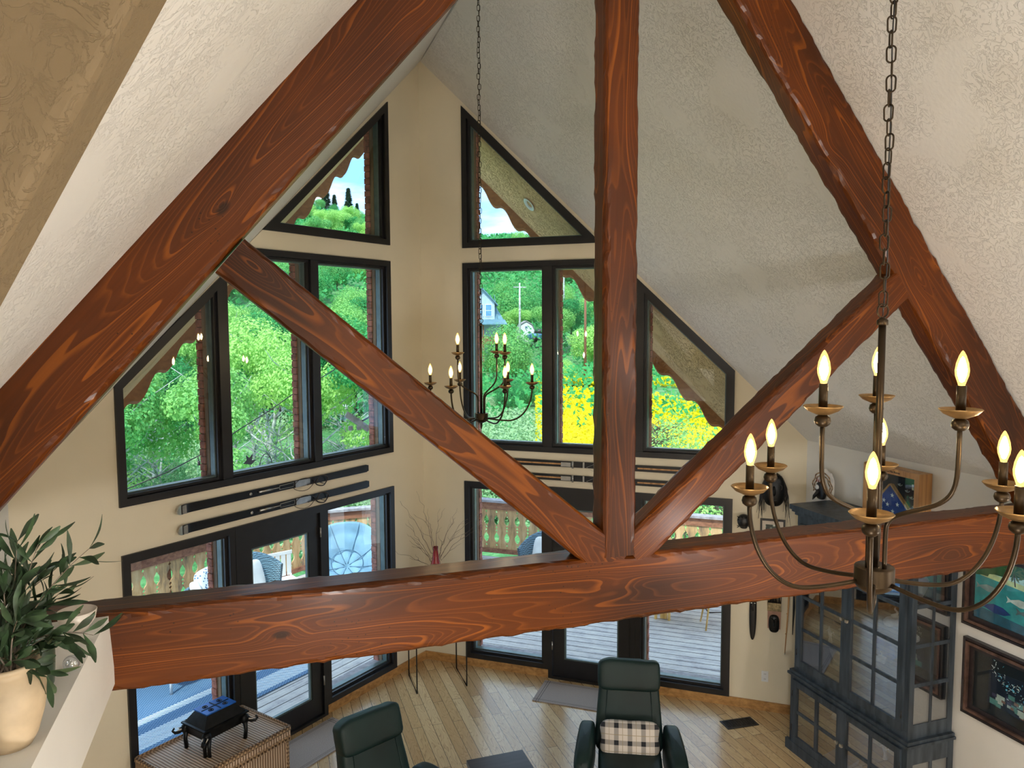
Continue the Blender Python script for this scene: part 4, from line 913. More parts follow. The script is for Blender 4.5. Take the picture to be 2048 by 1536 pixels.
mb = MB(); mb.lathe([(0, .78), (.06, .78), (.075, .82), (.05, .86), (.03, .92), (0, .93)], 16, c=(-.16, -.18, 0)); mb.build('feeder', M['redvase'], t)
mb = MB(); mb.tube([(-.16, -.16, 0), (-.16, -.16, 1.12)], .006, 6); mb.build('stake', M['black'], t)
mb = MB(); mb.prism([(-.10, .0), (.02, -.02), (.10, .06), (.03, .05), (.05, .16), (-.01, .09), (-.06, .14), (-.05, .06)], lambda p: Vector((-.16 + p[0], -.16, 1.14 + p[1])), lambda p: Vector((-.16 + p[0], -.15, 1.14 + p[1]))); mb.build('bird', M['black'], t)

# ------------------------------------------------------------------ skis on the walls
def ski(side, u_a, u_b, zc, w_, label, group, kind):
    t = root('ski', PT(side, (u_a + u_b) / 2, zc, -.01), label, 'ski', group); off = -t.location
    def Q(u, z, d): return PT(side, u, z, d) + off
    n = 160; out = []
    L_ = abs(u_b - u_a); sg = 1 if u_b > u_a else -1
    top = []; bot = []
    for i in range(n + 1):
        s = i / n; hw = w_ / 2 * (1 - .14 * math.sin(math.pi * s))
        if s > .97: hw = w_ / 2 * math.sqrt(max(0, 1 - ((s - .97) / .03) ** 2)) * .99 + .001
        if s < .012: hw *= .8
        lift = .05 * max(0, (s - .93) / .07) ** 2; u = u_a + sg * L_ * s
        top.append((u, zc + hw, lift)); bot.append((u, zc - hw, lift))
    vs = [Q(u, z, -.012 - l) for u, z, l in top] + [Q(u, z, -.012 - l) for u, z, l in bot] + [Q(u, z, -.028 - l) for u, z, l in top] + [Q(u, z, -.028 - l) for u, z, l in bot]; N = n + 1
    fs = []
    for k in range(n): fs += [(k, k + 1, N + k + 1, N + k), (2 * N + k, 3 * N + k, 3 * N + k + 1, 2 * N + k + 1), (k, 2 * N + k, 2 * N + k + 1, k + 1), (N + k, N + k + 1, 3 * N + k + 1, 3 * N + k)]
    mb = MB(); mb.add(vs, fs, None, False)
    if kind == 'L': mb.m = [1 if (i // 4) >= n * .975 else 0 for i in range(len(fs))]
    mb.build('blade', [M['ski'], M['chrome']], t)
    def P(s): return u_a + sg * L_ * s
    if kind == 'L':
        mb = MB(); mb.prism([(P(.955), zc - w_ * .47), (P(.972), zc - w_ * .40), (P(.972), zc + w_ * .40), (P(.955), zc + w_ * .47)], lambda p: Q(p[0], p[1], -.055), lambda p: Q(p[0], p[1], -.045)); mb.build('tip_band', M['chrome'], t)
        mb = MB(); mb.prism([(P(.44), zc - .032), (P(.36), zc - .030), (P(.36), zc + .030), (P(.44), zc + .032)], lambda p: Q(p[0], p[1], -.036), lambda p: Q(p[0], p[1], -.028)); mb.build('foot_plate', M['chrome'], t)
        mb = MB(); mb.tube([Q(P(.63), zc + .005, -.04), Q(P(.56), zc + .005, -.04)], .012, 8); mb.tube([Q(P(.56), zc + .005, -.038), Q(P(.525), zc + .005, -.038)], .006, 6)
        mb.tube([Q(P(.525), zc + .02, -.036), Q(P(.45), zc + .025, -.036), Q(P(.45), zc - .015, -.036), Q(P(.525), zc - .015, -.036)], .003, 6, close=True); mb.build('binding_lever', M['chrome'], t)
        mb = MB()
        for k in range(2):
            cu = P(.40 - .10 * k); mb.tube([Q(cu + (.13 - .05 * k) * math.cos(a), zc - .015 + (.062 - .01 * k) * math.sin(a), -.05 - .01 * math.sin(3 * a)) for a in [2 * math.pi * q / 24 for q in range(24)]], .003 + .003 * k, 6, close=True)
        mb.tube([Q(P(.38), zc - .03, -.045), Q(P(.33), zc - .01, -.055), Q(P(.28), zc - .06, -.05)], .004, 6); mb.build('leather_strap', M['soil'] if False else M['darkwood'], t)
        mb = MB(); mb.lathe([(0, 0), (.016, 0), (.014, .004), (0, .005)], 16, (Matrix.Translation(Q(P(.665), zc, -.028)) @ (-(nL if side == 'L' else nR)).to_track_quat('Z', 'Y').to_matrix().to_4x4())); mb.build('badge', M['chrome'], t)
    else:
        for a, b in ((.02, .34), (.72, .97)):
            mb = MB(); mb.prism([(P(a), zc - .008), (P(b), zc - .008), (P(b), zc + .008), (P(a), zc + .008)], lambda p: Q(p[0], p[1], -.032), lambda p: Q(p[0], p[1], -.028)); mb.build('wood_stripe', M['oak_box'], t)
        mb = MB(); mb.prism([(P(.34), zc - .024), (P(.39), zc - .024), (P(.39), zc + .024), (P(.34), zc + .024)], lambda p: Q(p[0], p[1], -.05), lambda p: Q(p[0], p[1], -.028)); mb.tube([Q(P(.40), zc - .04, -.045), Q(P(.40), zc + .04, -.045)], .012, 8)
        for s in (.45, .53, .60): mb.prism([(P(s), zc - .033), (P(s + .008), zc - .033), (P(s + .008), zc + .033), (P(s), zc + .033)], lambda p: Q(p[0], p[1], -.036), lambda p: Q(p[0], p[1], -.028))
        mb.build('binding', M['chrome'], t)
        mb = MB(); mb.tube([Q(P(.60), zc + .03, -.04), Q(P(.51), zc + .02, -.045), Q(P(.47), zc - .02, -.045), Q(P(.50), zc - .06, -.04), Q(P(.56), zc - .05, -.04), Q(P(.62), zc - .03, -.04)], .0022, 6); mb.build('cable', M['chrome'], t)
ski('L', .97, 3.33, 2.565, .082, 'black ski with silver binding on the left wall, upper one of its pair', 'skis on the left wall', 'L')
ski('L', .965, 3.325, 2.385, .082, 'black ski with silver binding on the left wall, lower one of its pair', 'skis on the left wall', 'L')
ski('R', .98, 3.28, 2.562, .078, 'black ski with light wood stripe on the right wall, upper one of its pair', 'skis on the right wall', 'R')
ski('R', .98, 3.28, 2.402, .078, 'black ski with light wood stripe on the right wall, lower one of its pair', 'skis on the right wall', 'R')

# ------------------------------------------------------------------ recliners
def recliner(loc, rz, label):
    t = root('recliner', loc, label, 'armchair', 'dark green leather recliners' if False else None, rz)
    bt = Matrix.Translation((0, .30, .40)) @ Matrix.Rotation(R(-17), 4, 'X')
    def taper(v): return (v.x * (1.0 + .10 * (-v.z / .35)), v.y, v.z)
    mb = MB(); mb.sq((0, 0, .30), (.57, .15, .72), .28, bt, fn=taper); mb.sq((0, .06, .30), (.50, .06, .70), .3, bt); bk_ = mb.build('backrest', M['leather'], t)
    mb = MB()
    for sx in (-1, 1): mb.tube([bt @ Vector((sx * .19, -.076, .5)), bt @ Vector((sx * .21, -.078, .2)), bt @ Vector((sx * .22, -.074, .0))], .004, 6)
    mb.build('seam', M['leather'], bk_)
    mb = MB(); mb.sq((0, -.035, .60), (.56, .17, .27), .32, bt, fn=lambda v: (v.x, v.y + .02 * math.cos(v.x * 5), v.z + .006 * math.sin(v.x * 30) * (1 if v.z > .08 else 0))); mb.build('headrest', M['leather'], t)
    mb = MB(); mb.sq((0, 0, .41), (.54, .60, .17), .3); mb.build('seat', M['leather'], t)
    for sx in (-1, 1):
        mb = MB()
        def arm(v, sx=sx):
            f = (v.y + .33) / .66; return (v.x + sx * .045 * (1 - f), v.y, v.z * (.78 + .22 * f) + .03 * math.sin(f * 3.1))
        mb.sq((sx * .36, .01, .42), (.15, .66, .42), .38, fn=arm); am = mb.build('arm', M['leather'], t)
        mb = MB(); mb.tube([(sx * .405, -.30, .56), (sx * .41, -.325, .45), (sx * .40, -.325, .30)], .004, 6); mb.build('seam', M['leather'], am)
    mb = MB(); mb.lathe([(0, 0), (.30, 0), (.31, .012), (.29, .03), (.05, .04), (.035, .06), (.035, .30), (0, .30)], 36); mb.build('swivel_base', M['chrome'], t)
    return t
rcl = recliner((2.92, 5.60, 0), R(-25.5), 'dark green leather recliner with a plaid pillow, facing the camera in the centre')
recliner((.935, 5.43, 0), R(25), 'dark green leather recliner at bottom left of centre, turned towards the small table')
m = NT('plaid_fabric'); tc_ = m.n('ShaderNodeTexCoord'); sp = m.n('ShaderNodeSeparateXYZ'); m.l(tc_.outputs['Object'], sp.inputs[0])
def stripes(c_, per, a, b, o=0.0):
    f = m.math('FRACT', m.math('ADD', m.math('MULTIPLY', c_, 1 / per), .5 + o)); return m.math('MULTIPLY', m.math('GREATER_THAN', f, a), m.math('LESS_THAN', f, b))
sx_ = stripes(sp.outputs[0], .115, .33, .67); sz_ = stripes(sp.outputs[2], .135, .36, .64, .25); c = m.mix(m.math('MULTIPLY', m.math('ADD', sx_, sz_), .5), s2l((214, 206, 198)), s2l((34, 36, 42)))
tx = stripes(sp.outputs[0], .115, .94, .99, .0); tz = stripes(sp.outputs[2], .135, .94, .99, .25); c = m.mix(m.math('MULTIPLY', m.math('MAXIMUM', tx, tz), .6), c, s2l((150, 132, 96)))
m.base(c, .85); M['plaid'] = m.m
mb = MB()
def pil(v): k = 1 + .10 * (abs(v.x) / .25) * (abs(v.z) / .14); return (v.x * k, v.y * (1.15 - .6 * max(abs(v.x) / .25, abs(v.z) / .15) ** 2), v.z * k)
mb.sq((0, 0, 0), (.49, .17, .27), .42, fn=pil)
o = mb.build('throw_pillow', M['plaid']); o.matrix_basis = Matrix.Translation((2.92, 5.60, 0)) @ Matrix.Rotation(R(-25.5), 4, 'Z') @ Matrix.Translation((0, .09, .585)) @ Matrix.Rotation(R(-22), 4, 'X')
tag(o, 'black, grey and cream plaid lumbar pillow on the centre recliner', 'pillow')
# coffee table
t = root('coffee_table', (1.82, 5.45, 0), 'small dark espresso coffee table between the two recliners', 'table')
mb = MB(); mb.box((0, 0, .48), (.50, 1.0, .04)); mb.build('tabletop', M['darkwood'], t)
for sx in (-.22, .22):
    for sy in (-.47, .47):
        mb = MB(); mb.box((sx, sy, .23), (.045, .045, .46)); mb.build('leg', M['darkwood'], t)
mb = MB(); mb.box((0, 0, .15), (.44, .94, .025)); mb.build('shelf', M['darkwood'], t)

# ------------------------------------------------------------------ wicker trunk with the cast-iron hibachi on it
ang = math.atan2(-dL.y, -dL.x)
c1 = Vector((-.231, 7.32, 0)); tcn = c1 + dL * .52 - nL * .34
t = root('rattan_chest', (tcn.x, tcn.y, 0), 'natural rattan lidded chest under the left window', 'chest', None, ang)
M['wick2h'] = NT('ribbed_rattan'); m = M['wick2h']; wv = m.n('ShaderNodeTexWave', bands_direction='X'); m.l(m.coord('Object'), wv.inputs['Vector']); wv.inputs['Scale'].default_value = 12; wv.inputs['Distortion'].default_value = .6; wv.inputs['Detail'].default_value = 1
w2 = m.n('ShaderNodeTexWave', bands_direction='Y'); m.l(m.coord('Object'), w2.inputs['Vector']); w2.inputs['Scale'].default_value = 60
c = m.mix(m.math('MULTIPLY', w2.outputs['Fac'], .25), m.ramp(wv.outputs['Fac'], [(.1, (118, 88, 62)), (.5, (196, 170, 142)), (1, (216, 196, 176))]), s2l((120, 90, 60))); m.base(c, .5); m.bump(wv.outputs['Fac'], .8, .006); M['wick2h'] = m.m
mb = MB(); mb.box((0, 0, .26), (1.0, .63, .50)); mb.build('body', M['wick2h'], t)
mb = MB(); mb.box((0, 0, .56), (1.04, .67, .075)); ld = mb.build('lid', M['wick2h'], t)
mb = MB()
for z in (.605, .52): 
    for (a, b) in (((-.52, -.335), (.52, -.335)), ((.52, -.335), (.52, .335)), ((.52, .335), (-.52, .335)), ((-.52, .335), (-.52, -.335))):
        n = int((Vector(b) - Vector(a)).length / .022)
        for i in range(n): p = Vector(a).lerp(Vector(b), (i + .5) / n); mb.box((p.x, p.y, z), (.014, .014, .028), None)
        mb.tube([(a[0], a[1], z - .018), (b[0], b[1], z - .018)], .008, 6); mb.tube([(a[0] * .985, a[1] * .98, z + .012 if z > .6 else z + .018), (b[0] * .985, b[1] * .98, z + .012 if z > .6 else z + .018)], .008, 6)
mb.build('braided_edge', M['wick2'], ld)
for sx in (-1, 1):
    for sy in (-1, 1):
        mb = MB(); mb.tube([(sx * .50, sy * .315, 0), (sx * .50, sy * .315, .50)], .014, 8); mb.build('corner_post', M['wick2'], t)
hc = Vector((-.43, 6.76, .598)); t = root('hibachi', hc, 'black cast-iron brazier with blue patterned lid and elephant-head legs on the rattan chest', 'brazier', None, ang)
def frus(mb, w0, d0, z0, w1, d1, z1):
    vs = [(sx * w0 / 2, sy * d0 / 2, z0) for sx, sy in ((-1, -1), (1, -1), (1, 1), (-1, 1))] + [(sx * w1 / 2, sy * d1 / 2, z1) for sx, sy in ((-1, -1), (1, -1), (1, 1), (-1, 1))]
    mb.add(vs, [(0, 1, 5, 4), (1, 2, 6, 5), (2, 3, 7, 6), (3, 0, 4, 7), (3, 2, 1, 0), (4, 5, 6, 7)], None, False)
mb = MB(); frus(mb, .37, .25, .125, .41, .29, .215); frus(mb, .44, .32, .215, .44, .32, .228); frus(mb, .40, .28, .228, .265, .165, .315); mb.build('body', M['iron'], t)
M['bluelid'] = simple('blue_enamel', (24, 92, 176), .35, .2, .15, 16)
mb = MB(); frus(mb, .285, .185, .315, .285, .185, .325)
for sx in (-1, 1):
    for sy in (-1, 1):
        mb.mat(1); mb.tube([(sx * .068 + .020 * math.cos(a), sy * .042 + .020 * math.sin(a), .326) for a in [2 * math.pi * k / 12 for k in range(12)]], .004, 5, close=True); mb.lathe([(.008, .325), (.006, .331), (0, .332)], 8, c=(sx * .068, sy * .042, 0))
mb.box((0, 0, .327), (.26, .006, .004)); mb.box((0, 0, .327), (.006, .165, .004)); mb.mat(0); mb.build('grate_lid', [M['bluelid'], M['iron']], t)
for sx in (-1, 1):
    for sy in (-1, 1):
        cx0, cy0 = sx * .185, sy * .145; o2 = Vector((sx, sy * .7, 0)).normalized(); mb = MB()
        mb.sq((cx0, cy0, .165), (.075, .065, .085), .8); p0 = Vector((cx0, cy0, .17)) + o2 * .02
        mb.tube([p0, p0 + o2 * .035 + Vector((0, 0, -.03)), p0 + o2 * .065 + Vector((0, 0, -.035)), p0 + o2 * .085 + Vector((0, 0, -.015)), p0 + o2 * .07 + Vector((0, 0, .008))], [.022, .017, .013, .010, .008], 8)
        for q in (-1, 1):
            sd_ = Vector((-o2.y, o2.x, 0)) * .018 * q; mb.tube([Vector((cx0, cy0, .15)) + sd_, Vector((cx0, cy0, .07)) + sd_ + o2 * .008, Vector((cx0, cy0, .0)) + sd_], [.022, .015, .017], 8)
        lg = mb.build('leg', M['iron'], t); mb = MB()
        for q in (-1, 1): sd_ = Vector((-o2.y, o2.x, 0)) * .02 * q; mb.tube([p0 + sd_ + o2 * .012, p0 + sd_ + o2 * .05 + Vector((0, 0, -.01))], [.006, .002], 6)
        mb.build('tusk', M['ceramic'], lg)

# ------------------------------------------------------------------ floor things
m = NT('woven_grey_mat'); n = m.noise(m.coord('Object', (160, 160, 1)), 1, 2); tc_ = m.n('ShaderNodeTexCoord'); sp = m.n('ShaderNodeSeparateXYZ'); m.l(tc_.outputs['Object'], sp.inputs[0])
c = m.ramp(n, [(.3, (138, 128, 122)), (.7, (172, 162, 156))])
ey = m.math('ABSOLUTE', sp.outputs[1]); ex = m.math('ABSOLUTE', sp.outputs[0])
for (q_, a, b) in ((ex, .40, .405), (ex, .425, .43), (ey, .20, .204), (ey, .218, .222)):
    c = m.mix(m.math('MULTIPLY', m.math('GREATER_THAN', q_, a), m.math('LESS_THAN', q_, b)), c, s2l((60, 56, 58)))
m.base(c, .9); m.bump(n, .4, .003); M['mat'] = m.m
def mat_(side, u, d, label):
    p = PT(side, u, .006, d); mb = MB(); mb.box((0, 0, 0), (.94, .50, .010)); o = mb.build('door_mat', M['mat']); o.location = p
    dd = dL if side == 'L' else dR; o.rotation_euler = (0, 0, math.atan2(dd.y, dd.x)); tag(o, label, 'mat')
mat_('L', 2.14, -.36, 'grey woven door mat lying before the left glass door'); mat_('R', 2.06, -.36, 'brown-grey woven door mat lying before the right glass door')
t = root('floor_vent', (4.655, 6.495, 0), 'black fretwork floor register beside the dark cabinet', 'vent', None, R(-4)); mb = MB(); o_ = [(-.18, -.085), (.18, -.085), (.18, .085), (-.18, .085)]; i_ = inset(o_, .018)
mb.ring(o_, i_, lambda p: Vector((p[0], p[1], 0)), lambda p: Vector((p[0], p[1], .006))); mb.build('frame', M['black'], t)
mb = MB(); mb.box((0, 0, .001), (.32, .13, .001)); mb.build('backing', M['iron'], t)
mb = MB()
for i in range(-5, 6): mb.box((i * .029, (.018 if i % 2 else -.018), .003), (.009, .09, .004))
for y in (-.04, -.013, .013, .04): mb.box((0, y, .003), (.32, .006, .004))
mb.build('grille', M['black'], t)
t = root('wall_outlet', PT('R', 4.02, .32, 0), 'white electrical outlet low on the wall left of the cabinet', 'outlet'); off_ = -t.location
def QR(u, z, d): return PT('R', u, z, d) + off_
mb = MB(); mb.prism([(3.985, .32), (4.055, .32), (4.055, .435), (3.985, .435)], lambda p: QR(p[0], p[1], -.006), lambda p: QR(p[0], p[1], 0)); mb.build('cover_plate', M['white'], t)
for zz in (.35, .405):
    mb = MB(); mb.prism([(4.003, zz - .017), (4.037, zz - .017), (4.037, zz + .017), (4.003, zz + .017)], lambda p: QR(p[0], p[1], -.009), lambda p: QR(p[0], p[1], -.006)); so_ = mb.build('socket', M['white'], t)
    mb = MB()
    for u in (4.013, 4.027): mb.prism([(u - .0015, zz - .007), (u + .0015, zz - .007), (u + .0015, zz + .008), (u - .0015, zz + .008)], lambda p: QR(p[0], p[1], -.0095), lambda p: QR(p[0], p[1], -.009))
    mb.build('slot', M['black'], so_)

# ------------------------------------------------------------------ display cabinet
CX0, CX1, CY0, CY1 = 4.87, 5.33, 4.57, 5.93
cb = root('display_cabinet', (5.09, 5.25, 0), 'tall blue-black painted display cabinet with small-paned glass doors against the right wall', 'cabinet'); o3 = Vector((-5.09, -5.25, 0))
def cbx(a, b): a, b = Vector(a) + o3, Vector(b) + o3; return a, b
mb = MB()
jit = [0]
def cb2(a, b):
    jit[0] += 1; e_ = .00035 * (jit[0] % 9); a = [min(p, q) - e_ for p, q in zip(a, b)]; b = [max(p, q) + e_ for p, q in zip(b, [x + e_ for x in a])]; mb.b2(*cbx(a, b))
P_ = .05
for (x, y) in ((CX0, CY0), (CX0, CY1 - P_), (CX1 - P_, CY0), (CX1 - P_, CY1 - P_)): cb2((x, y, .80), (x + P_, y + P_, 2.33))
for (x, y) in ((CX0 - .02, CY0 - .02), (CX0 - .02, CY1 - P_ + .02), (CX1 - P_, CY0 - .02), (CX1 - P_, CY1 - P_ + .02)): cb2((x, y, .0), (x + P_, y + P_, .76))
cb2((CX1 - .015, CY0, 0), (CX1, CY1, 2.33)); cb2((CX0 - .02, CY0 - .02, .0), (CX1, CY1 + .02, .03)); cb2((CX0, CY0, 2.29), (CX1, CY1, 2.33)); cb2((CX0, CY1 - .02, .8), (CX1, CY1, 2.33)); cb2((CX0, CY1 - .01, 0), (CX1, CY1 + .01, .76))
cb2((CX0, CY0, .80), (CX0 + .03, CY1, .86)); cb2((CX0, CY0, 2.24), (CX0 + .03, CY1, 2.33)); cb2((CX0 - .02, CY0, .03), (CX0 + .01, CY1, .10)); cb2((CX0 - .02, CY0, .71), (CX0 + .01, CY1, .76))
cb2((CX0, CY0, .80), (CX1, CY0 + .03, .92)); cb2((CX0, CY0, 2.22), (CX1, CY0 + .03, 2.33)); cb2((CX0, CY0 - .02, .60), (CX1, CY0 + .01, .76)); cb2((CX0, CY0 - .02, .0), (CX1, CY0 + .01, .14))
mb.build('body', M['cab'], cb)
mb = MB(); cb2((CX0 - .045, CY0 - .045, .755), (CX1, CY1 + .045, .775)); cb2((CX0 - .03, CY0 - .03, .775), (CX1, CY1 + .03, .80)); mb.build('waist_moulding', M['cab'], cb)
mb = MB(); cb2((CX0 - .02, CY0 - .02, 2.33), (CX1, CY1 + .02, 2.36)); cb2((CX0 - .04, CY0 - .04, 2.36), (CX1 + .01, CY1 + .04, 2.39)); cb2((CX0 - .075, CY0 - .075, 2.39), (CX1 + .01, CY1 + .03, 2.43)); mb.build('crown', M['cab'], cb)
mb = MB(); cb2((CX0 - .05, CY0 - .05, 0), (CX0 - .02, CY1 + .05, .10)); cb2((CX0 - .05, CY0 - .05, 0), (CX1, CY0 - .02, .10)); mb.build('plinth', M['cab'], cb)
for z in (1.19, 1.54, 1.89, .42):
    mb = MB(); cb2((CX0 + .03, CY0 + .03, z), (CX1 - .02, CY1 - .02, z + .02)); mb.build('shelf', M['cab'], cb)
def gdoor(y0, y1, z0, z1, rows, x, knob_y, knob_z, hinge_y):
    global mb
    mb = MB(); s_ = .055
    cb2((x - .022, y0, z0), (x, y0 + s_, z1)); cb2((x - .022, y1 - s_, z0), (x, y1, z1)); cb2((x - .022, y0, z0), (x, y1, z0 + .065)); cb2((x - .022, y0, z1 - .055), (x, y1, z1))
    ym = (y0 + y1) / 2; cb2((x - .018, ym - .013, z0), (x - .002, ym + .013, z1))
    zi0, zi1 = z0 + .065, z1 - .055
    for k in range(1, rows): z = zi0 + (zi1 - zi0) * k / rows; cb2((x - .018, y0, z - .013), (x - .002, y1, z + .013))
    d = mb.build('door', M['cab'], cb)
    mb = MB(); cb2((x - .009, y0 + s_, zi0), (x - .006, y1 - s_, zi1)); mb.build('glass', M['cabglass'], d)
    mb = MB(); mb.box(Vector((x - .045, knob_y, knob_z)) + o3, (.02, .026, .026)); mb.tube([Vector((x - .04, knob_y, knob_z)) + o3, Vector((x - .02, knob_y, knob_z)) + o3], .006, 8); mb.build('knob', M['gold'], d)
    for hz in (z0 + .14, z1 - .14):
        mb = MB(); mb.tube([Vector((x - .025, hinge_y, hz - .03)) + o3, Vector((x - .025, hinge_y, hz + .03)) + o3], .006, 6); mb.build('hinge', M['black'], d)
ym = (CY0 + CY1) / 2
gdoor(CY0 + P_, ym - .002, .86, 2.25, 4, CX0, ym - .03, 1.55, CY0 + P_); gdoor(ym + .002, CY1 - P_, .86, 2.25, 4, CX0, ym + .03, 1.55, CY1 - P_)
gdoor(CY0 + P_ - .02, ym - .002, .10, .72, 2, CX0 - .02, ym - .03, .42, CY0 + P_ - .02); gdoor(ym + .002, CY1 - P_ + .02, .10, .72, 2, CX0 - .02, ym + .03, .42, CY1 - P_ + .02)
mb = MB(); xm = (CX0 + CX1) / 2
cb2((xm - .012, CY0 + .002, .92), (xm + .012, CY0 + .018, 2.22))
for k in range(1, 4): z = .92 + 1.30 * k / 4; cb2((CX0 + P_, CY0 + .002, z - .014), (CX1 - P_, CY0 + .018, z + .014))
cb2((xm - .012, CY0 - .018, .14), (xm + .012, CY0 - .002, .60)); mb.build('side_muntin', M['cab'], cb)
mb = MB(); cb2((CX0 + P_, CY0 + .008, .92), (CX1 - P_, CY0 + .011, 2.22)); cb2((CX0 + P_, CY0 - .012, .14), (CX1 - P_, CY0 - .009, .60)); mb.build('side_glass', M['cabglass'], cb)
# things inside the cabinet
M['shell'] = simple('white_shell', (222, 218, 212), .5, 0, .08, 10)
def shell(x, y, z, s, label):
    mb = MB(); pts = []; rs = []
    for i in range(30): a = i * .55; k = math.exp(-i * .085); pts.append((math.cos(a) * .05 * k * s, math.sin(a) * .05 * k * s + 0, s * .012 * i * .3 + .04 * s)); rs.append(.038 * k * s)
    mb.tube(pts, rs, 10); o = mb.build('shell', M['shell']); o.location = (x, y, z - .0); tag(o, label, 'shell')
shell(5.0, 4.86, 1.565, 1.5, 'large white spiral shell high behind the right cabinet door')
shell(5.02, 5.02, 1.21, .9, 'small white shell on the middle cabinet shelf'); shell(5.02, 5.5, .445, 1.0, 'pale shell on the lower cabinet shelf at the left')
mb = MB(); mb.lathe([(0, 0), (.02, 0), (.12, .03), (.16, .035), (.12, .045), (0, .02)], 28); o = mb.build('dish', M['bluelid']); o.matrix_basis = Matrix.Translation((5.2, 5.10, 1.36)) @ Matrix.Rotation(R(-72), 4, 'Y'); tag(o, 'turquoise-blue dish leaning inside the upper cabinet', 'dish')
mb = MB(); mb.lathe([(0, 0), (.03, 0), (.15, .02), (.17, .03), (.15, .035), (0, .02)], 28); o = mb.build('plate', M['ceramic']); o.matrix_basis = Matrix.Translation((5.24, 5.68, 1.07)) @ Matrix.Rotation(R(-78), 4, 'Y'); tag(o, 'pale round plate leaning on the lowest shelf behind the left cabinet door', 'plate')
mb = MB(); mb.lathe([(0, 0), (.05, 0), (.08, .08), (.09, .14), (.05, .20), (.035, .22), (.04, .24), (0, .235)], 24); o = mb.build('jar', M['ceramic']); o.location = (5.1, 4.75, 1.91); tag(o, 'round pale jar with dark marks at the top of the cabinet beside its side glass', 'jar')
for i, (z, c_, w_) in enumerate(((.053, (48, 104, 178), .30), (.085, (226, 226, 228), .28), (.112, (60, 130, 190), .24))):
    mb = MB(); mb.box((0, 0, 0), (w_ * .8, w_, .028)); o = mb.build('book', simple('book_cover_%d' % i, c_, .5)); o.location = (5.05, 5.48, z - .008); o.rotation_euler = (0, 0, R(8 * i)); tag(o, ['blue book at the bottom of the stack in the lower cabinet', 'white book in the middle of the stack in the lower cabinet', 'light blue book topmost of the stack in the lower cabinet'][i], 'book', 'books stacked in the lower cabinet')
def figurine(x, y, z, label):
    mb = MB(); mb.tube([(0, 0, 0), (.0, .0, .05), (.0, .01, .10), (0, .02, .15)], [.02, .012, .016, .004], 8)
    for a in (-1, 1): mb.tube([(0, 0, .08), (0, a * .035, .11), (0, a * .05, .09)], [.007, .005, .003], 6)
    o = mb.build('figurine', M['shell']); o.location = (x, y, z); tag(o, label, 'figurine')
figurine(4.98, 4.90, .44, 'small white coral-like figurine behind the lower right cabinet door'); figurine(4.95, 5.55, 1.21, 'small pale figurine on the middle shelf behind the left cabinet door')
mb = MB(); mb.sq((0, 0, 0), (.07, .12, .07), .8); mb.tube([(0, .05, 0), (0, .16, .04), (0, .22, .10)], [.03, .02, .006], 8); o = mb.build('carving', M['ceramic']); o.location = (5.0, 4.68, 1.60); tag(o, 'black and white carved fish ornament seen through the cabinet side glass', 'ornament')

# carved face on the cabinet, shadow box with folded flag
t = root('tribal_mask', (5.27, 6.06, 2.375), 'white shaggy-edged tribal mask with black long-nosed face standing behind the cabinet', 'mask')
mb = MB(); n = 26; out = []
for i in range(n):
    a = 2 * math.pi * i / n; rr = 1 + .07 * (i % 2); yy = .14 * rr * math.cos(a); zz = .165 + .175 * rr * math.sin(a); yy = max(-.135, min(.135, yy * 1.15)); out.append((yy, zz))
mb.prism(out, lambda p: Vector((-.012, p[0], p[1])), lambda p: Vector((.012, p[0], p[1]))); mb.build('backing', M['shell'], t)
mb = MB()
for k, sc_ in enumerate((.93, .74)):
    mb.tube([(-.016, .14 * sc_ * math.cos(a) * (1 + .08 * math.sin(9 * a)), .16 + .165 * sc_ * math.sin(a)) for a in [R(-20) + R(220) * q / 40 for q in range(41)]], .006, 6)
mb.build('brown_band', M['wick2'], t)
mb = MB(); mb.sq((-.03, .0, .13), (.05, .12, .17), .6); mb.tube([(-.05, 0, .14), (-.09, .02, .08), (-.085, .05, .04)], [.02, .018, .006], 8); mb.build('face', M['black'], t)
mb = MB(); mb.lathe([(0, 0), (.026, 0), (.022, .006), (0, .007)], 16, Matrix.Translation((-.056, .025, .165)) @ Matrix.Rotation(R(-90), 4, 'Y')); mb.build('eye', M['white'], t)
mb = MB()
for k in range(5): mb.tube([(-.04, -.05 + .025 * k, .215), (-.04, -.055 + .025 * k, .245)], [.006, .002], 5)
mb.build('red_crest', M['redvase'], t)
t = root('shadow_box', (5.27, 5.17, 2.43), 'wooden shadow box with folded starred flag and insignia on top of the cabinet', 'display case'); bw, bh_ = .615, .46
def F(p, x): return Vector((x, p[0], p[1]))
o_ = [(-bw / 2, 0), (bw / 2, 0), (bw / 2, bh_), (-bw / 2, bh_)]; i_ = inset(o_, .05)
mb = MB(); mb.ring(o_, i_, lambda p: F(p, -.065), lambda p: F(p, .075)); mb.build('case', M['oak_box'], t)
M['navy'] = simple('navy_felt', (22, 26, 44), .9, 0, .1, 10); M['flagblue'] = simple('flag_blue', (28, 62, 140), .8, 0, .1, 10)
mb = MB(); mb.prism(i_, lambda p: F(p, -.01), lambda p: F(p, .0)); mb.build('backing', M['navy'], t)
mb = MB(); A0, B0, C0 = (-.245, .055), (.25, .055), (.02, .31); mb.prism([A0, B0, C0], lambda p: F(p, -.035), lambda p: F(p, -.012)); fb = mb.build('folded_flag', M['flagblue'], t)
mb = MB()
for (a, b) in ((A0, C0), (C0, B0)):
    d = (Vector(b) - Vector(a)).normalized(); n_ = Vector((-d.y, d.x)) * (.014 if a == A0 else .014); a2, b2 = Vector(a), Vector(b)
    mb.prism([tuple(a2), tuple(b2), tuple(b2 + n_), tuple(a2 + n_)], lambda p: F(p, -.045), lambda p: F(p, -.012))
mb.build('divider', M['oak_box'], t)
mb = MB()
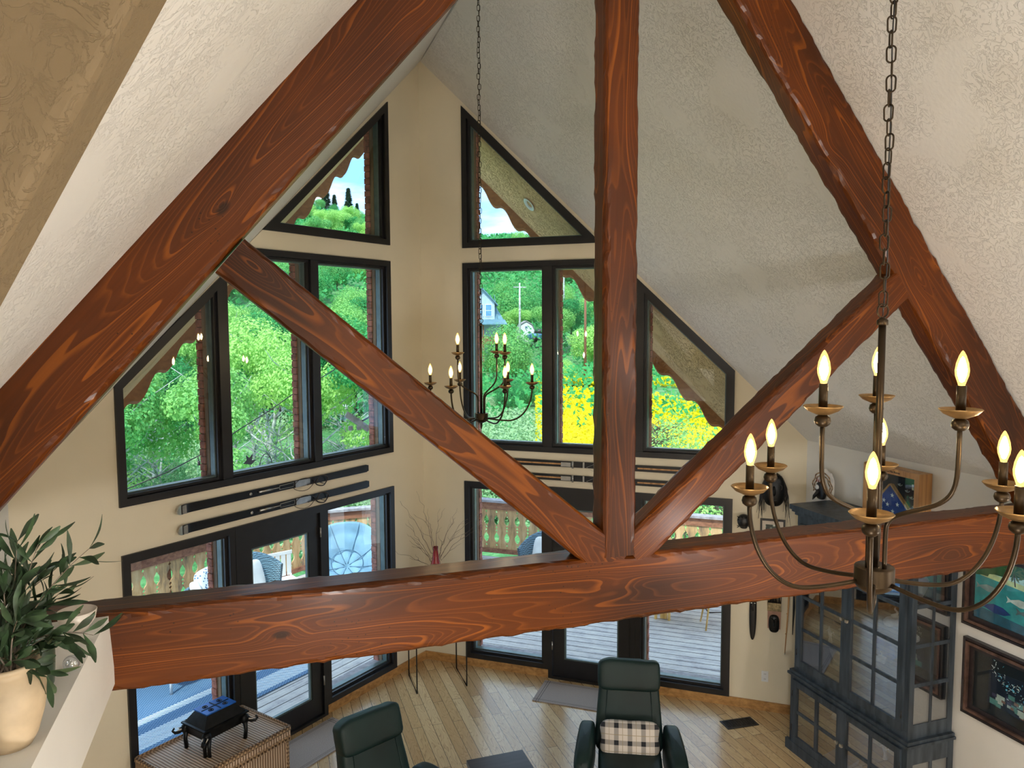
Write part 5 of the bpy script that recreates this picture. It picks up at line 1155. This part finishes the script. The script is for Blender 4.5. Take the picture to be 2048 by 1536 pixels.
for (cy_, cz_) in ((.0, .22), (-.06, .15), (.05, .13), (-.12, .085), (-.01, .08), (.12, .085), (.09, .16)):
    mb.prism([(cy_ + (.021 if k % 2 == 0 else .008) * math.sin(math.pi * k / 5), cz_ + (.021 if k % 2 == 0 else .008) * math.cos(math.pi * k / 5)) for k in range(10)], lambda p: F(p, -.037), lambda p: F(p, -.034))
mb.build('star', M['white'], fb)
mb = MB()
for (cy_, cz_) in ((-.06, .33), (-.14, .29), (-.19, .24), (-.22, .17)):
    mb.tube([(-.013, cy_ + .022 * math.cos(a), cz_ + .014 * math.sin(a)) for a in [R(180) + R(180) * q / 10 for q in range(11)]], .004, 6); mb.lathe([(.008, 0), (.006, .01), (0, .012)], 8, Matrix.Translation((-.014, cy_, cz_)) @ Matrix.Rotation(R(-90), 4, 'Y'))
mb.build('badge', M['chrome'], t)
for k, c_ in enumerate(((200, 60, 70), (90, 120, 190), (220, 220, 226), (180, 60, 80), (80, 150, 120), (230, 210, 190))):
    mb = MB(); mb.prism([(-.235 + .017 * (k % 3) * 1.0, .33 - .026 * (k // 3)), (-.22 + .017 * (k % 3), .33 - .026 * (k // 3)), (-.22 + .017 * (k % 3), .352 - .026 * (k // 3)), (-.235 + .017 * (k % 3), .352 - .026 * (k // 3))], lambda p: F(p, -.014), lambda p: F(p, -.01)); mb.build('ribbon_bar', simple('ribbon_%d' % k, c_), t)
mb = MB(); mb.prism(i_, lambda p: F(p, -.052), lambda p: F(p, -.050)); mb.build('glass', M['glass'], t)
def text(name, s_, size, mat, parent, Mx):
    c_ = bpy.data.curves.new(name, 'FONT'); c_.body = s_; c_.size = size; c_.extrude = .0008; c_.align_x = 'CENTER'; tmp = bpy.data.objects.new('tmp', c_); col.objects.link(tmp)
    dg = bpy.context.evaluated_depsgraph_get(); me = bpy.data.meshes.new_from_object(tmp.evaluated_get(dg)); bpy.data.objects.remove(tmp); o = bpy.data.objects.new(name, me); col.objects.link(o); me.materials.clear(); me.materials.append(mat); o.parent = parent; o.matrix_basis = Mx; return o
face = Matrix(((0, 0, -1, 0), (-1, 0, 0, 0), (0, 1, 0, 0), (0, 0, 0, 1)))
text('lettering', 'Latia Nix Roree', .026, M['black'], t, Matrix.Translation((-.0665, -.02, bh_ - .034)) @ face)
text('lettering', 'Ret.', .026, M['black'], t, Matrix.Translation((-.0665, -.02, .016)) @ face)

# ------------------------------------------------------------------ wall pieces left of the cabinet
def on_wall(name, u, z, label, cat):
    t = root(name, PT('R', u, z, -.0), label, cat); n_ = -nR; ang_ = math.atan2(n_.y, n_.x) + R(90); t.rotation_euler = (0, 0, ang_); return t    # local -Y looks into the room, +X along the wall
t = on_wall('hairy_mask', 4.07, 2.42, 'black carved mask with long dark hair hanging above the small framed photo', 'mask')
mb = MB(); mb.sq((0, -.06, 0), (.22, .11, .34), .75); mb.tube([(0, -.10, .05), (0, -.13, -.02), (0, -.10, -.05)], [.015, .02, .012], 8); mb.sq((0, -.1, -.10), (.09, .03, .03), .7); mb.build('face', M['iron'], t)
mb = MB()
for sx in (-1, 1): mb.tube([(sx * .05 + .03 * math.cos(a), -.104, .04 + .03 * math.sin(a)) for a in [2 * math.pi * k / 16 for k in range(16)]], .005, 6, close=True); mb.lathe([(.01, 0), (0, .006)], 8, Matrix.Translation((sx * .05, -.105, .04)) @ Matrix.Rotation(R(90), 4, 'X'))
mb.build('eye', M['darkwood'], t)
mb = MB(); r_ = random.Random(3)
for k in range(90):
    a = r_.uniform(-.2, math.pi + .2); x, z = .11 * math.cos(a), .15 * math.sin(a) + .03; L_ = r_.uniform(.12, .40) * (1 if abs(math.cos(a)) > .5 else .4); o_x = (1 if x > 0 else -1) * r_.uniform(0, .05)
    mb.tube([(x, -.03, z), (x + o_x * .7, -.05, z - L_ * .4), (x + o_x + r_.uniform(-.02, .02), -.03, z - L_)], [.004, .003, .0015], 4)
mb.build('hair', M['black'], t)
t = on_wall('coconut_carving', 3.775, 2.07, 'small round black coconut carving on the wall beside the window corner', 'carving'); mb = MB(); mb.sq((0, -.06, 0), (.135, .12, .145), .95); mb.sq((0, -.05, -.06), (.08, .07, .05), .8); mb.build('head', M['black'], t)
mb = MB()
for k in range(26): a = k * .9; mb.tube([(.05 * math.cos(a), -.09 - .02 * math.sin(a), .05 * math.sin(a * 1.7)), (.066 * math.cos(a + .3), -.1 - .02 * math.sin(a), .066 * math.sin(a * 1.7 + .2))], .004, 4)
mb.build('husk_fibre', M['iron'], t)
t = on_wall('framed_photo', 4.065, 1.93, 'small black-framed photograph with pale mat below the hairy mask', 'picture'); o_ = [(-.125, -.17), (.125, -.17), (.125, .17), (-.125, .17)]; i_ = inset(o_, .02)
mb = MB(); mb.ring(o_, i_, lambda p: Vector((p[0], -.022, p[1])), lambda p: Vector((p[0], 0, p[1]))); mb.build('frame', M['black'], t)
mb = MB(); mb.prism(i_, lambda p: Vector((p[0], -.010, p[1])), lambda p: Vector((p[0], -.004, p[1]))); mb.build('mat_board', M['ceramic'], t)
m = NT('dark_foliage_photo'); vz = m.vor(m.coord('Object'), 22); m.base(m.ramp(vz, [(.2, (230, 232, 226)), (.32, (90, 120, 110)), (.5, (24, 40, 40))]), .4); M['photo'] = m.m
mb = MB(); mb.prism([(-.07, -.11), (.07, -.11), (.07, .11), (-.07, .11)], lambda p: Vector((p[0], -.013, p[1])), lambda p: Vector((p[0], -.010, p[1]))); mb.build('print', M['photo'], t)
t = on_wall('long_mask', 3.885, 1.08, 'long narrow black oval mask hanging below the truss beam', 'mask'); mb = MB(); mb.sq((0, -.02, 0), (.075, .035, .62), .85); mb.tube([(0, -.04, .12), (0, -.05, .02)], [.006, .01], 6); mb.build('face', M['black'], t)
mb = MB()
for sx in (-1, 1): mb.sq((sx * .017, -.036, .10), (.018, .006, .008), .8)
mb.build('eye', M['white'], t)
t = on_wall('brush_mask', 4.10, 1.04, 'dark face mask under a straw brush headdress between the long mask and the cane', 'mask')
mb = MB(); mb.sq((0, -.03, -.06), (.11, .06, .19), .7); mb.tube([(0, -.055, -.02), (0, -.075, -.07), (0, -.06, -.08)], [.008, .013, .008], 8); mb.sq((0, -.055, -.115), (.05, .02, .016), .7)
for sx in (-1, 1): mb.tube([(sx * .045, -.055, -.005), (sx * .02, -.062, .0), (sx * .006, -.06, -.012)], .006, 6)
mb.build('face', M['iron'], t)
mb = MB(); mb.prism([(-.065, -.12), (.065, -.12), (.07, .24), (-.07, .24)], lambda p: Vector((p[0], -.02, p[1])), lambda p: Vector((p[0], 0, p[1]))); mb.build('board', simple('pinkish_wood', (176, 136, 116), .7), t)
M['straw'] = simple('straw', (188, 170, 132), .8, 0, .2, 30)
mb = MB(); r_ = random.Random(4)
for k in range(70): x = -.068 + .136 * k / 69; mb.tube([(x, -.03, .075), (x + r_.uniform(-.004, .004), -.045, .17), (x * 1.05 + r_.uniform(-.008, .008), -.04, .30 + r_.uniform(-.02, .02))], .0022, 4)
mb.build('bristles', M['straw'], t); mb = MB()
for k in range(40): x = -.066 + .132 * k / 39; mb.tube([(x, -.05, .17), (x + r_.uniform(-.005, .005), -.052, .26 + r_.uniform(-.03, .03))], .002, 4)
mb.build('dark_bristles', M['black'], t)
t = on_wall('cane', 4.215, 1.0, 'thin pale bamboo stick hanging right of the brush mask', 'stick'); mb = MB(); mb.tube([(.03, -.02, .36), (.022, -.022, .1), (.0, -.02, -.33)], [.010, .008, .005], 8)
for z in (.3, .1, -.12): mb.lathe([(.008, -.004), (.011, 0), (.008, .004)], 8, c=(.012 + z * .04, -.021, z))
mb.build('shaft', M['oak_box'], t); tip_m = MB(); tip_m.tube([(.0, -.02, -.33), (-.001, -.02, -.345)], [.006, .004], 6); tip_m.build('tip', M['chrome'], t)
t = on_wall('dark_stick', 4.29, 1.08, 'short dark carved stick partly behind the cabinet edge', 'stick'); mb = MB(); mb.tube([(0, -.02, .3), (.004, -.024, .1), (-.004, -.02, -.2)], [.007, .012, .004], 8); mb.build('shaft', M['black'], t)

# ------------------------------------------------------------------ pictures on the right wall
def side_pic(y0, y1, z0, z1, label, kind):
    t = root('framed_picture', (XE, (y0 + y1) / 2, (z0 + z1) / 2), label, 'picture'); w_, h_ = y1 - y0, z1 - z0
    def G(x): return lambda p: Vector((x, p[0], p[1]))
    o_ = [(-w_ / 2, -h_ / 2), (w_ / 2, -h_ / 2), (w_ / 2, h_ / 2), (-w_ / 2, h_ / 2)]; fw_ = .085
    mb = MB(); mb.ring(o_, inset(o_, fw_), G(-.025), G(0)); mb.ring(o_, inset(o_, .02), G(-.045), G(-.025)); mb.build('frame', M['darkwood'], t)
    M.setdefault('copper', simple('copper_leaf_edge', (108, 84, 74), .35, .6, .3, 12))
    mb = MB(); a = inset(o_, .028); mb.ring(a, inset(o_, .05), G(-.052), G(-.03)); mb.build('gilt_edge', M['copper'], t)
    i_ = inset(o_, fw_); W, Hh = w_ / 2 - fw_, h_ / 2 - fw_
    mats = []; mb = MB()
    def col_(c_): 
        mats.append(simple('paint', c_, .5, 0, .12, 14)); return len(mats) - 1
    r_ = random.Random(5 if kind else 6); lay = [0]
    def blob(pts, c_):
        k = col_(c_) if not isinstance(c_, int) else c_; mb.mat(k); lay[0] += 1; x = -.012 - .00004 * lay[0] - .002; mb.prism(pts, G(x), G(x + .0015))
    def fish(cy, cz, s, c_, fl=1): blob([(cy - s, cz), (cy - s * .5, cz + s * .26), (cy + s * .1, cz + s * .30), (cy + s * .7, cz + s * .08), (cy + s, cz + s * .26), (cy + s * .9, cz), (cy + s, cz - s * .22), (cy + s * .7, cz - s * .06), (cy, cz - s * .24), (cy - s * .6, cz - s * .18)], c_)
    if kind:
        mb.mat(col_((52, 148, 160))); mb.prism(i_, G(-.012), G(-.008))
        sky = col_((190, 224, 236)); blob([(-W, Hh * .25), (W, Hh * .45), (W, Hh), (-W, Hh)], sky)
        blob([(-W, Hh * .20), (W, Hh * .38), (W, Hh * .55), (0, Hh * .46), (-W, Hh * .34)], (206, 216, 170)); blob([(-W, -Hh), (W, -Hh), (W, -Hh * .62), (0, -Hh * .75), (-W, -Hh * .55)], (40, 92, 120))
        for (cy, cz, s) in ((W * .72, Hh * .86, .16), (W * .3, Hh * .92, .13), (W * .93, Hh * .6, .10)): blob([(cy + s * (1 + .2 * (k % 2)) * math.cos(a), cz + s * .55 * (1 + .2 * (k % 2)) * math.sin(a)) for k, a in enumerate([2 * math.pi * q / 14 for q in range(14)])], (44, 92, 52))
        br = col_((74, 60, 46)); gr = col_((92, 108, 62))
        for cy in (W * .25, W * .02, -W * .5):
            blob([(cy - .006, Hh * .35), (cy + .006, Hh * .35), (cy + .02, Hh * .75), (cy + .012, Hh * .75)], br)
            for q in range(8):
                a = q * math.pi / 4 + .2; blob([(cy + .016, Hh * .75), (cy + .016 + .055 * math.cos(a - .18), Hh * .75 + .05 * math.sin(a - .18)), (cy + .016 + .085 * math.cos(a), Hh * .75 + .075 * math.sin(a)), (cy + .016 + .055 * math.cos(a + .18), Hh * .75 + .05 * math.sin(a + .18))], gr)
        for (cy, cz, s, c_) in ((W * .75, Hh * .02, .10, (130, 150, 160)), (W * .15, -Hh * .12, .11, (210, 214, 220)), (-W * .05, -Hh * .38, .12, (96, 108, 118)), (-W * .5, -Hh * .55, .10, (30, 34, 40)), (W * .6, -Hh * .55, .13, (34, 60, 130)), (-W * .4, -Hh * .2, .06, (220, 190, 80)), (-W * .8, -Hh * .3, .07, (226, 230, 234))): fish(cy, cz, s, c_)
        wc = col_((220, 224, 228))
        for k in range(26): a = k * .24; blob([(-W * .75, -Hh * .9), (-W * .75 + .15 * math.cos(a), -Hh * .9 + .13 * abs(math.sin(a)) + .02), (-W * .75 + .15 * math.cos(a + .05), -Hh * .9 + .13 * abs(math.sin(a + .05)) + .02)], wc)
    else:
        mb.mat(col_((14, 18, 30))); mb.prism(i_, G(-.012), G(-.008)); blob([(-W * .92, -Hh * .75), (W * .72, -Hh * .62), (W * .70, Hh * .55), (-W * .92, Hh * .75)], (20, 28, 52))
        cs = [col_(c_) for c_ in ((86, 130, 130), (148, 106, 92), (64, 56, 88), (170, 176, 176), (120, 80, 70))]
        for k in range(60):
            cy = r_.uniform(-W * .88, W * .62); cz = -Hh * .66 + r_.uniform(0, Hh * .55) - (cy - W * .6) * .05; s = r_.uniform(.015, .035); blob([(cy - s, cz - s * .7), (cy + s, cz - s * .6), (cy + s, cz + s * .7), (cy - s, cz + s * .6)], r_.choice(cs))
        wc = col_((214, 222, 226)); bc = col_((84, 160, 190))
        for k in range(170):
            cy = r_.uniform(-W * .88, W * .65); cz = r_.gauss(Hh * .08 + cy * .4, Hh * .16); a = r_.uniform(0, 3.1); s = r_.uniform(.006, .022)
            blob([(cy, cz), (cy + s * math.cos(a), cz + s * math.sin(a)), (cy + s * math.cos(a + .3), cz + s * math.sin(a + .3)), (cy - .003, cz + .003)], wc if k % 3 else bc)
        for k in range(12): cy, cz, s = r_.uniform(-W * .8, W * .6), r_.uniform(Hh * .1, Hh * .6), r_.uniform(.006, .012); blob([(cy + s * math.cos(q), cz + s * math.sin(q)) for q in [math.pi * j / 4 for j in range(8)]], bc)
    mb.build('painting', mats, t)
    mb = MB(); mb.prism(i_, G(-.022), G(-.020)); mb.build('glass', M['glass'], t)
side_pic(3.45, 4.51, 1.745, 2.42, 'dark-framed painting of a tropical beach with palms and sea animals', True)
side_pic(3.45, 4.485, 1.02, 1.645, 'dark-framed nearly black picture with white coral pattern under the beach painting', False)

# ------------------------------------------------------------------ corner console table with the red vase
t = root('console_table', (1.9, 8.42, 0), 'thin black wire-legged corner table in the prow', 'table')
mb = MB(); mb.prism([(-.32, -.22), (.30, -.22), (.30, .30), (.0, .52), (-.32, .28)], lambda p: Vector((p[0], p[1], .93)), lambda p: Vector((p[0], p[1], .955))); mb.build('tabletop', M['darkwood'], t)
for sx in (-1, 1):
    mb = MB(); x = -.30 if sx < 0 else .28; mb.tube([(x, -.21, .93), (x, -.21, .008), (x, .27, .008), (x, .27, .93)], .008, 6); mb.build('leg', M['black'], t)
t = root('vase', (1.88, 8.42, .955), 'tall slender red bottle vase on the corner table', 'vase')
mb = MB(); mb.lathe([(0, 0), (.055, 0), (.085, .06), (.095, .16), (.085, .28), (.060, .42), (.038, .54), (.027, .62), (.030, .66), (.024, .66), (.022, .60), (0, .58)], 28); mb.build('body', M['redvase'], t)
t = root('twig_bouquet', (1.88, 8.42, 1.56), 'bare curly pale twigs fanning out of the red vase', 'twigs'); mb = MB(); r_ = random.Random(12)
ends = [(-.40, .62), (-.20, .72), (-.36, .36), (-.30, .22), (-.10, .50), (.06, .46), (.24, .50), (.33, .30), (.36, .36), (.20, .28), (-.24, .12), (.42, .26), (-.46, .02)]
for ex_, ez_ in ends:
    p = Vector((0, 0, -.25)); q = [p]; N = 14; d = Vector((ex_, r_.uniform(-.12, .10), ez_ + .25))
    for i in range(1, N + 1):
        s = i / N; base_ = Vector((d.x * s ** 1.25, d.y * s, -.25 + d.z * s ** .85)) if i > 2 else Vector((d.x * .02 * i, 0, -.25 + .11 * i)); q.append(base_ + Vector((r_.uniform(-.02, .02), r_.uniform(-.015, .015), r_.uniform(-.012, .012))) * (s * 1.2))
    mb.tube(q, [.0045 * (1 - .8 * i / N) for i in range(N + 1)], 5)
    for k in range(2):
        b0 = q[r_.randint(6, 11)]; e_ = Vector((r_.uniform(-.12, .12) + ex_ * .3, r_.uniform(-.05, .05), r_.uniform(.05, .16))); mb.tube([b0, b0 + e_ * .35 + Vector((.012, 0, 0)), b0 + e_ * .7 - Vector((.01, 0, 0)), b0 + e_], [.0022, .0018, .0014, .0008], 4)
mb.build('branches', M['twig'], t)

# ------------------------------------------------------------------ things on the ledge
t = root('potted_olive', (-.765, 2.655, 2.855), 'cream ceramic pot of dark olive branches on the ledge at the left edge', 'plant')
mb = MB(); mb.lathe([(0, 0), (.062, 0), (.078, .03), (.098, .10), (.108, .165), (.102, .205), (.086, .232), (.080, .240), (.092, .252), (.096, .262), (.090, .268), (.080, .262), (.074, .24), (.078, .20), (0, .20)], 40); mb.build('pot', M['pot'], t)
mb = MB(); mb.lathe([(.078, .205), (.04, .215), (0, .218)], 20); mb.build('soil', M['soil'], t)
r_ = random.Random(21); stems = MB(); leaves = MB()
def leaf(p, d, L_, W_):
    d = d.normalized(); sd_ = d.cross(Vector((r_.uniform(-1, 1), r_.uniform(-1, 1), r_.uniform(-.3, 1)))).normalized(); nr_ = d.cross(sd_); N = 8; vs = []
    for i in range(N + 1):
        s = i / N; w_ = W_ * math.sin(math.pi * min(1, s * .94 + .03)) ** .8 * (.25 + .75 * min(1, s * 1.6)); c_ = p + d * L_ * s + nr_ * (-.22 * L_ * s * s); vs += [c_ - sd_ * w_ + nr_ * w_ * .25, c_, c_ + sd_ * w_ + nr_ * w_ * .25]
    leaves.add(vs, [(i * 3 + k, i * 3 + k + 1, i * 3 + k + 4, i * 3 + k + 3) for i in range(N) for k in range(2)], None, True)
br_ = [((.245, -.01, .60), .6), ((.10, .02, .62), .5), ((.02, -.05, .56), .4), ((-.08, .05, .58), .5), ((.16, .05, .46), .3), ((.24, .02, .31), -.3), ((.17, -.06, .36), .1), ((-.02, .12, .50), .4), ((-.14, -.04, .45), .3), ((.06, -.08, .42), .2), ((.10, .10, .52), .4), ((.12, -.04, .22), -.6), ((-.04, -.12, .40), .1), ((.05, .0, .64), .5)]
for (ex_, ey_, ez_), sgn in br_:
    b0 = Vector((r_.uniform(-.03, .03), r_.uniform(-.03, .03), .21)); e_ = Vector((ex_, ey_, ez_)); mid = b0.lerp(e_, .5) + Vector((-ex_ * .18, 0, .05 if sgn > 0 else .13)); q = []
    for i in range(13):
        s = i / 12; q.append(b0 * (1 - s) ** 2 + mid * 2 * s * (1 - s) + e_ * s * s)
    stems.tube(q, [.0035 * (1 - .7 * i / 12) for i in range(13)], 6)
    for i in range(3, 13):
        for k in range(2):
            td = (q[min(12, i + 1)] - q[i - 1]).normalized(); a = r_.uniform(0, 6.28); sdv = td.cross(Vector((math.cos(a), math.sin(a), .2))).normalized(); leaf(q[i] + Vector((0, 0, 0)), td * r_.uniform(.4, 1.0) + sdv * r_.uniform(.5, 1.0), r_.uniform(.075, .125), r_.uniform(.009, .0155))
stems.build('stem', M['twig'], t); leaves.build('foliage', M['leaf'], t)
t = root('green_vase', (-.80, 3.04, 2.855), 'dark green glazed vase on the ledge behind the olive pot', 'vase'); mb = MB(); mb.lathe([(0, 0), (.060, 0), (.072, .02), (.078, .10), (.078, .20), (.070, .245), (.050, .272), (.036, .285), (.040, .30), (.046, .312), (.040, .314), (.030, .29), (0, .28)], 32); mb.build('body', M['greenpot'], t)
t = root('bowl', (-.765, 3.60, 2.855), 'pale ceramic bowl at the far end of the ledge by the beam', 'bowl'); mb = MB(); mb.lathe([(0, 0), (.04, 0), (.045, .012), (.070, .045), (.078, .085), (.074, .087), (.064, .048), (.0, .02)], 32); mb.build('body', M['ceramic'], t)
t = root('glass_ball', (-.70, 3.17, 2.885), 'small clear glass ball on the ledge beside the green vase', 'ornament'); mb = MB(); mb.sq((0, 0, 0), (.06, .06, .06), 1.0); mb.build('ball', M['cabglass'], t)
